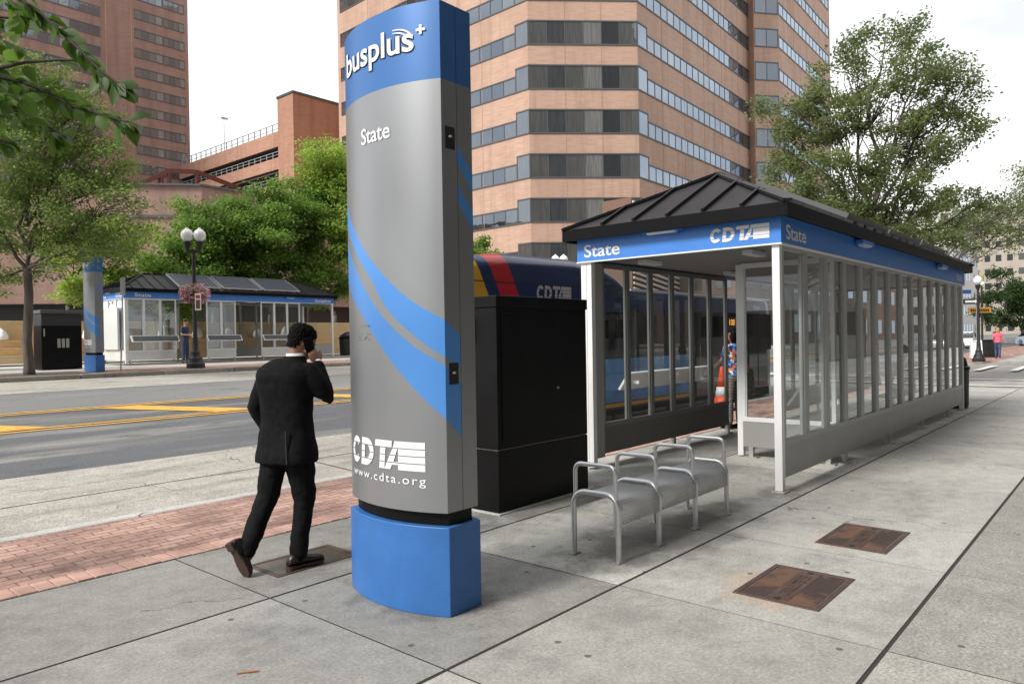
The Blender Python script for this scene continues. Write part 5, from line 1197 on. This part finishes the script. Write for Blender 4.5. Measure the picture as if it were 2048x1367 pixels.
def shoe(name, heel, toe, upn, parent, s=1.0, mt=None):
    heel, toe = Vector(heel), Vector(toe); d = (toe-heel).normalized(); u = Vector(upn); u = (u-d*u.dot(d)).normalized(); l = u.cross(d); L_ = (toe-heel).length
    m = MB(); rg = []
    for t, w, h in ((0,.026,.04),(.04,.034,.07),(.2,.038,.095),(.36,.038,.085),(.5,.043,.062),(.7,.047,.048),(.88,.040,.038),(.97,.026,.028),(1.0,.012,.018)):
        c = heel+d*L_*t; r = []
        for i in range(14):
            a = 2*PI*i/14; y = math.cos(a)*w*s; z = (.5+.5*math.sin(a))*h*s + .016*s; r.append(c+l*y+u*z)
        rg.append(r)
    m.rings(rg); o = m.build(name, mt or M['shoe'], parent, smooth=True)
    m = MB(); rg = []
    for z in (0,.018):
        r = []
        for t, w in ((-.01,.022),(.05,.036),(.22,.036),(.38,.031),(.6,.045),(.78,.047),(.92,.036),(1.015,.012)): r.append(heel+d*L_*t+l*w*s+u*z*s)
        for t, w in ((1.015,.012),(.92,.036),(.78,.047),(.6,.045),(.38,.031),(.22,.036),(.05,.036),(-.01,.022)): r.append(heel+d*L_*t-l*w*s+u*z*s)
        rg.append(r)
    m.rings(rg); m.build('sole', M['sole'], o)
    m = MB(); m.obox(heel+d*L_*.11-u*.006*s, d*L_*.11, l*.034*s, u*.010*s); m.build('heel', M['sole'], o, bevel=.004)
    return o
def businessman():
    O = Vector((2.87,4.6,0)); T = empty('person', O, 0, 'man in a black suit walking away, holding a phone to his ear', 'person')
    V = lambda x, y, z: Vector((x,y,z))-O
    ty = R(21); f = Vector((math.cos(ty), math.sin(ty), 0)); l = Vector((-math.sin(ty), math.cos(ty), 0)); up_ = Vector((0,0,1))
    hipL, hipR = V(2.835,4.67,.90), V(2.905,4.53,.90); kneeL, ankL = V(2.765,4.69,.52), V(2.60,4.68,.20); kneeR, ankR = V(2.955,4.53,.475), V(2.895,4.53,.10)
    shL, shR = V(2.822,4.752,1.380), V(2.945,4.44,1.385); elL, haL = V(2.785,4.86,1.13), V(2.87,4.83,.93); elR, wrR = V(3.035,4.36,1.205), V(3.035,4.452,1.437)
    neck, hc = V(2.935,4.585,1.47), V(2.99,4.58,1.59)
    hf = Vector((math.cos(R(-8)), math.sin(R(-8)), -.34)).normalized(); hl = up_.cross(hf).normalized(); hu = hf.cross(hl)
    # body
    b = MB(); head_mesh(b, hc, hf, hu, .98); limb(b, [neck+V(0,0,0)*0-Vector((.01,0,.05)), hc-hu*.06-hf*.02], [.062,.056])
    b.rings([ell(V(2.87,4.6,z), f, l, a, w, 18) for z, a, w in ((.86,.09,.13),(1.0,.085,.12),(1.15,.09,.125),(1.3,.10,.15),(1.40,.085,.15),(1.45,.05,.08))])
    for sh, el, wr in ((shL,elL,haL),(shR,elR,wrR)): limb(b, [sh, el, wr], [.05,.036,.026])
    hd = (hc - hl*.085 + hf*.005 - hu*.004 - wrR).normalized()
    hand(b, wrR, hd+Vector((-.10,.0,.15)), hl, -1, .35, 1.0, curls=(.12,.35,.5,.6))
    hand(b, haL, (f*.6-up_*.8), -l, 1, .3)
    for hp, kn, an in ((hipL,kneeL,ankL),(hipR,kneeR,ankR)): limb(b, [hp, kn, an], [.085,.05,.034])
    limb(b, [ankR, ankR+Vector((.10,0,-.06))], [.034,.03]); limb(b, [ankL, ankL+Vector((.0,0,-.08))], [.034,.03])
    organic(b, 'body', M['skin_brown'], T, .0065, 2)
    face_parts(hc, hf, hu, T, .98)
    # hair: short, tapered at the nape
    h = MB(); rg = []
    for z, a, w, o_ in ((-.055,.040,.046,-.052),(-.03,.060,.060,-.036),(-.005,.070,.068,-.028),(.018,.086,.080,-.018),(.03,.094,.082,-.008),(.055,.100,.084,-.006),(.085,.097,.080,-.008),(.112,.080,.064,-.010),(.128,.055,.044,-.012),(.136,.02,.015,-.012)): rg.append(ell(hc+hu*z+hf*o_-hf*.004, hf, hl, a, w, 22, 2.1))
    h.rings(rg); organic(h, 'hair', M['hair_black'], T, .005, 1, .009, 75)
    # shirt collar
    c_ = MB(); rg = [ell(neck+Vector((0,0,z))+hf*o_, f, l, a, w, 22, 2.0) for z, a, w, o_ in ((-.03,.072,.076,0),(.018,.066,.070,.004),(.048,.064,.068,.008),(.048,.058,.062,.008),(-.03,.06,.065,0))]
    c_.rings(rg, cap=False); c_.build('shirt_collar', M['shirt_white'], T, smooth=True)
    # jacket
    j = MB(); C = lambda dx, z: V(2.87,4.6,z)+f*dx
    prof = [(.755,.150,.232,-.01),(.80,.152,.228,-.01),(.88,.145,.215,-.005),(.98,.130,.200,0),(1.08,.122,.190,0),(1.18,.128,.197,.0),(1.28,.137,.212,-.004),(1.36,.135,.222,-.006),(1.405,.120,.210,-.004),(1.438,.100,.172,.004),(1.462,.084,.125,.016),(1.478,.073,.088,.03)]
    j.rings([ell(C(dx, z), f, l, a, w, 28, 2.5) for z, a, w, dx in prof])
    limb(j, [shL+Vector((0,0,-.005)), shL.lerp(elL,.5)-l*-.0, elL, elL.lerp(haL,.55), haL+Vector((0,0,.01))], [.068,.067,.061,.055,.051])
    limb(j, [shR+Vector((0,0,-.005)), shR.lerp(elR,.5)+Vector((.0,-.01,0)), elR, elR.lerp(wrR,.5), wrR+Vector((0,0,-.01))], [.078,.075,.066,.056,.045])
    jk = organic(j, 'jacket', M['suit'], T, .009, 3, .008, 5)
    m = MB(); cr_ = [ell(neck+Vector((-.004,0,z)), f, l, a, w, 24, 2.1) for z, a, w in ((-.045,.090,.100),(-.01,.079,.084),(.026,.070,.074),(.026,.064,.069),(-.03,.065,.07))]
    m.rings(cr_, cap=False); m.build('collar', M['suit'], jk, smooth=True)
    m = MB(); p0 = C(-.155,.76)-l*.115; p1 = C(-.142,.99)-l*.10; m.bar(p0-f*.004, p1-f*.004, .010, .012); m.build('vent', M['black_matte'], jk)
    m = MB(); limb(m, [wrR+Vector((0,0,-.02)), wrR+(wrR-elR).normalized()*.012], [.036,.033]); m.build('shirt_cuff', M['shirt_white'], T, smooth=True)
    # trousers
    t = MB(); t.rings([ell(V(2.87,4.6,z), f, l, a, w, 22, 2.4) for z, a, w in ((.80,.115,.165),(.88,.12,.172),(.96,.112,.165),(1.02,.10,.15))])
    limb(t, [hipL+Vector((0,0,-.02)), hipL.lerp(kneeL,.5), kneeL, kneeL.lerp(ankL,.5), ankL+Vector((-.005,0,-.03))], [.112,.094,.078,.070,.062])
    limb(t, [hipR+Vector((0,0,-.02)), hipR.lerp(kneeR,.5), kneeR, kneeR.lerp(ankR,.5), ankR+Vector((.005,0,-.005))], [.115,.097,.076,.066,.062])
    organic(t, 'trousers', M['suit'], T, .009, 3, .010, 6)
    shoe('shoe', V(2.815,4.535,.014), V(3.095,4.52,.014), up_, T)
    shoe('shoe', V(2.475,4.70,.245), V(2.565,4.635,-.0)+Vector((0,0,.0)), Vector((.9,.25,.35)), T)
    # phone held against the ear
    ph = hc - hl*.100 - hu*.030 + hf*.022; pd = (hf*.55 - hu*.8).normalized(); m = MB(); m.obox(ph, pd*.073, hl*.005, pd.cross(hl).normalized()*.036); p = m.build('phone', M['black'], None, bevel=.003); p.location = O
    tag(p, 'dark mobile phone held to the ear of the walking man in the suit', 'phone'); return T
businessman()

def person(loc, rz, label, J, skin, top, trou, hair, sc=1.0, vox=.018, long_hair=False, hat=None, extra=None, top_len=.92, sleeve=.6, shoes=None):
    """J: joint dictionary in local metres, x forward, y left"""
    T = empty('person', loc, rz, label, 'person', None, sc); J = {k: Vector(v) for k, v in J.items()}; f = Vector((1,0,0)); l = Vector((0,1,0)); u = Vector((0,0,1))
    hc = J['head']; nk = J['neck']; pv = J['pelvis']; hf = J.get('look', Vector((1,0,-.1))).normalized()
    b = MB(); head_mesh(b, hc, hf, u); limb(b, [nk-Vector((0,0,.05)), hc-u*.06], [.055,.05])
    sp = [pv.lerp(nk, t) for t in (0,.25,.5,.75,.92,1)]
    b.rings([ell(c, f, l, a, w, 16) for c, a, w in zip(sp, (.10,.09,.09,.10,.08,.05), (.14,.12,.13,.16,.14,.06))])
    for s_ in 'LR':
        limb(b, [J['sh'+s_], J['el'+s_], J['ha'+s_]], [.045,.034,.026]); hd = (J['ha'+s_]-J['el'+s_]).normalized()
        hand(b, J['ha'+s_], hd, l*(-1 if s_ == 'L' else 1), 1 if s_ == 'L' else -1, .35)
        limb(b, [J['hip'+s_], J['kn'+s_], J['an'+s_], J['an'+s_]+Vector((.1,0,-.05))], [.08,.05,.035,.03])
    organic(b, 'body', skin, T, vox*.55, 1)
    face_parts(hc, hf, u, T)
    t = MB(); t.rings([ell(c, f, l, a, w, 18) for c, a, w in zip([pv+Vector((0,0,-.04))]+sp, (.135,.135,.12,.12,.13,.105,.065), (.175,.175,.155,.16,.185,.175,.075))])
    for s_ in 'LR': e = J['sh'+s_].lerp(J['el'+s_], sleeve) if sleeve <= 1 else J['el'+s_].lerp(J['ha'+s_], sleeve-1); limb(t, [J['sh'+s_], e] if sleeve <= 1 else [J['sh'+s_], J['el'+s_], e], [.068,.058] if sleeve <= 1 else [.068,.055,.048])
    organic(t, 'shirt', top, T, vox, 2, .008, 9)
    t = MB(); t.rings([ell(pv+Vector((0,0,z)), f, l, a, w, 16) for z, a, w in ((-.12,.11,.15),(-.03,.125,.165),(.05,.115,.155))])
    for s_ in 'LR': limb(t, [J['hip'+s_], J['kn'+s_], J['an'+s_]+Vector((0,0,.03))], [.098,.072,.058])
    organic(t, 'trousers', trou, T, vox, 2, .008, 9)
    h = MB(); rg = []
    for z, a, w, o_ in ((-.06,.060,.066,-.04),(-.02,.082,.078,-.022),(.03,.098,.086,-.012),(.07,.105,.085,-.004),(.10,.098,.075,-.003),(.128,.065,.05,-.004),(.14,.02,.015,-.006)): rg.append(ell(hc+u*z+hf*o_, hf, u.cross(hf).normalized(), a, w, 18, 2.1))
    h.rings(rg)
    if long_hair: h.rings([ell(hc+u*z-hf*.045, f, l, a, w, 14) for z, a, w in ((-.16,.03,.06),(-.12,.05,.085),(-.04,.065,.092),(.04,.07,.088))])
    organic(h, 'hair', hair, T, .012, 2, .006, 40)
    if hat: 
        m = MB(); m.lathe([(.098,.05),(.102,.08),(.09,.13),(.05,.155),(.01,.16)], 18, tuple(hc)); m.obox(hc+Vector((.12,0,.055)), (.07,0,-.01), (0,.07,0), (0,0,.006)); m.build('cap', hat, T, smooth=True)
    for s_ in 'LR': a = J['an'+s_]; td = J.get('toe', Vector((1,0,0))); shoe('shoe', a+Vector((-.06,0,-.085)), a+Vector((.19,0,-.085)), u, T, 1.0, shoes)
    return T
ST = dict(head=(.03,0,1.62), neck=(0,0,1.46), pelvis=(0,0,.95), shL=(0,.17,1.40), shR=(0,-.17,1.40), elL=(-.02,.22,1.12), elR=(-.02,-.22,1.12), haL=(.12,.18,.92), haR=(.12,-.18,.92), hipL=(0,.09,.90), hipR=(0,-.09,.90), knL=(.03,.09,.50), knR=(.0,-.09,.50), anL=(0,.10,.09), anR=(-.02,-.10,.09))
denim = mat('blue_denim', (.05,.08,.15), .8, noise=.2); navy = mat('navy_cloth', (.02,.035,.07), .8)
j = dict(ST); j.update(elL=(.0,.22,1.14), haL=(.22,.06,1.10), elR=(0,-.22,1.14), haR=(.22,-.06,1.12), look=(1,0,-.35))
person((13.25,28.3,.83), R(-60), 'man in navy shirt and cap standing in the far shelter doorway by the lamp post', j, M['skin_light'], navy, mat('dark_denim', (.025,.04,.09), .8), M['hair_black'], .97, .02, hat=mat('dark_cap', (.03,.02,.02), .7))
# woman beside the bus
def floral():
    m = mat('floral_blouse', (.05,.12,.35), .75); t = m.node_tree; b = t.nodes['Principled BSDF']; co = N(t, 'ShaderNodeTexCoord'); v = N(t, 'ShaderNodeTexVoronoi'); v.inputs['Scale'].default_value = 24; t.links.new(co.outputs['Object'], v.inputs[0])
    s_ = N(t, 'ShaderNodeSeparateColor'); t.links.new(v.outputs['Color'], s_.inputs[0]); r = N(t, 'ShaderNodeValToRGB'); r.color_ramp.interpolation = 'CONSTANT'; e = r.color_ramp.elements; e[0].color = (.02,.05,.16,1); e[1].position = .35; e[1].color = (.08,.22,.55,1)
    for p, c in ((.6,(.65,.16,.04)),(.75,(.55,.58,.6)),(.88,(.03,.03,.05))): x = e.new(p); x.color = (*c,1)
    t.links.new(s_.outputs[0], r.inputs[0]); t.links.new(r.outputs[0], b.inputs['Base Color']); return m
def legging():
    m = mat('patterned_leggings', (.02,.02,.02), .8); t = m.node_tree; b = t.nodes['Principled BSDF']; co = N(t, 'ShaderNodeTexCoord'); w = N(t, 'ShaderNodeTexWave', wave_type='BANDS', bands_direction='Z'); w.inputs['Scale'].default_value = 12; w.inputs['Distortion'].default_value = 6; t.links.new(co.outputs['Object'], w.inputs[0])
    t.links.new(ramp_between(t, w.outputs['Fac'], (.012,)*3, (.45,.43,.40), .72, .8), b.inputs['Base Color']); return m
j = dict(ST); j.update(elL=(.10,.22,1.16), haL=(.28,.12,1.08), elR=(-.04,-.22,1.12), haR=(.12,-.16,.95), knL=(.04,.09,.5), anL=(.03,.10,.09))
person((11.80,5.25,0), R(75), 'woman in a blue floral blouse and patterned leggings waiting beside the bus', j, M['skin_brown'], floral(), legging(), M['hair_black'], .985, .018, long_hair=True, shoes=M['black'])
T = empty('shoulder_bag', (11.70,4.99,.0), R(0), 'patterned tote bag with red trim held by the woman near the bus', 'bag')
def bagmat():
    m = mat('patterned_bag', (.4,.38,.3), .7); t = m.node_tree; b = t.nodes['Principled BSDF']; co = N(t, 'ShaderNodeTexCoord'); v = N(t, 'ShaderNodeTexVoronoi'); v.inputs['Scale'].default_value = 30; t.links.new(co.outputs['Object'], v.inputs[0])
    s_ = N(t, 'ShaderNodeSeparateXYZ'); t.links.new(co.outputs['Object'], s_.inputs[0]); c = ramp_between(t, s_.outputs[2], (.32,.32,.30), (.30,.30,.12), .80, .95)
    t.links.new(mixc(t, math_(t, 'LESS_THAN', v.outputs['Distance'], .42), c, (.04,.04,.04)), b.inputs['Base Color']); return m
MB().rings([ell((0,0,z), Vector((1,0,0)), Vector((0,1,0)), a, .075, 18, 3) for z, a in ((.60,.17),(.66,.22),(.80,.22),(.92,.18),(1.02,.11))]).build('bag_body', bagmat(), T, smooth=True)
redc = mat('red_trim', (.55,.03,.04), .6); MB().rings([ell((0,0,z), Vector((1,0,0)), Vector((0,1,0)), a, .08, 18, 3) for z, a in ((.575,.17),(.625,.20))]).build('red_base', redc, T, smooth=True)
MB().tube([(-.10,0,1.0),(-.08,.04,1.2),(.02,.06,1.40),(.10,.04,1.2),(.10,0,1.0)], .012, 8).build('strap', redc, T, smooth=True)
# seated man in the near shelter
j = dict(head=(.06,0,1.20), neck=(.02,0,1.04), pelvis=(-.05,0,.52), shL=(.02,.18,.98), shR=(.02,-.18,.98), elL=(.08,.22,.72), elR=(.08,-.22,.72), haL=(.30,.12,.66), haR=(.30,-.12,.66), hipL=(-.02,.09,.50), hipR=(-.02,-.09,.50), knL=(.40,.10,.50), knR=(.40,-.10,.50), anL=(.42,.10,.10), anR=(.42,-.10,.10), look=(1,.3,-.2))
person((15.6,3.5,0), R(170), 'man in a white shirt sitting inside the near shelter behind the glass', j, M['skin_brown'], M['shirt_white'], mat('dark_trousers', (.03,.03,.035), .8), M['hair_black'], 1, .02, sleeve=1.5)
T = empty('shelter_bench', (14.4,3.35,0), 0, 'dark bench seat inside the near shelter under the seated man', 'bench')
MB().box(0,2.6,0,.42,.40,.43).build('seat', M['plate'], T, bevel=.01)
for x in (.15,1.3,2.45): MB().tube([(x,.04,0),(x,.04,.40),(x,.38,.40),(x,.38,0)], .02, 8).build('leg', M['steel'], T)
# woman in pink far away
j = dict(ST); j.update(knL=(.12,.09,.52), anL=(.10,.10,.10), knR=(-.02,-.09,.50), anR=(-.22,-.10,.16), elR=(.0,-.25,1.16), haR=(.05,-.36,.98), elL=(-.06,.24,1.15))
person((48.9,6.25,-.02), R(5), 'woman in a pink shirt and jeans walking away down the right pavement', j, M['skin_light'], mat('pink_shirt', (.80,.12,.18), .7), denim, mat('blond_hair', (.42,.27,.10), .6), .99, .025, long_hair=True)
j = dict(ST); person((69,8.9,-.02), R(0), 'dark dressed person standing under the far tree beyond the pink shirted woman', j, M['skin_brown'], mat('black_cloth', (.015,.015,.018), .8), mat('black_cloth_b', (.015,.015,.018), .8), M['hair_black'], 1.02, .03)
# seated person inside the far shelter
# ------------------------------------------------------------------ small things
T = MB().bar((1.78,3.33,.004),(1.86,3.27,.006),.008,.005).build('dry_twig', mat('orange_twig', (.42,.16,.06), .8)); tag(T, 'short orange brown dry stalk lying on the foreground slab', 'twig')
T.location = (0,0,0)
bpy.context.view_layer.update()
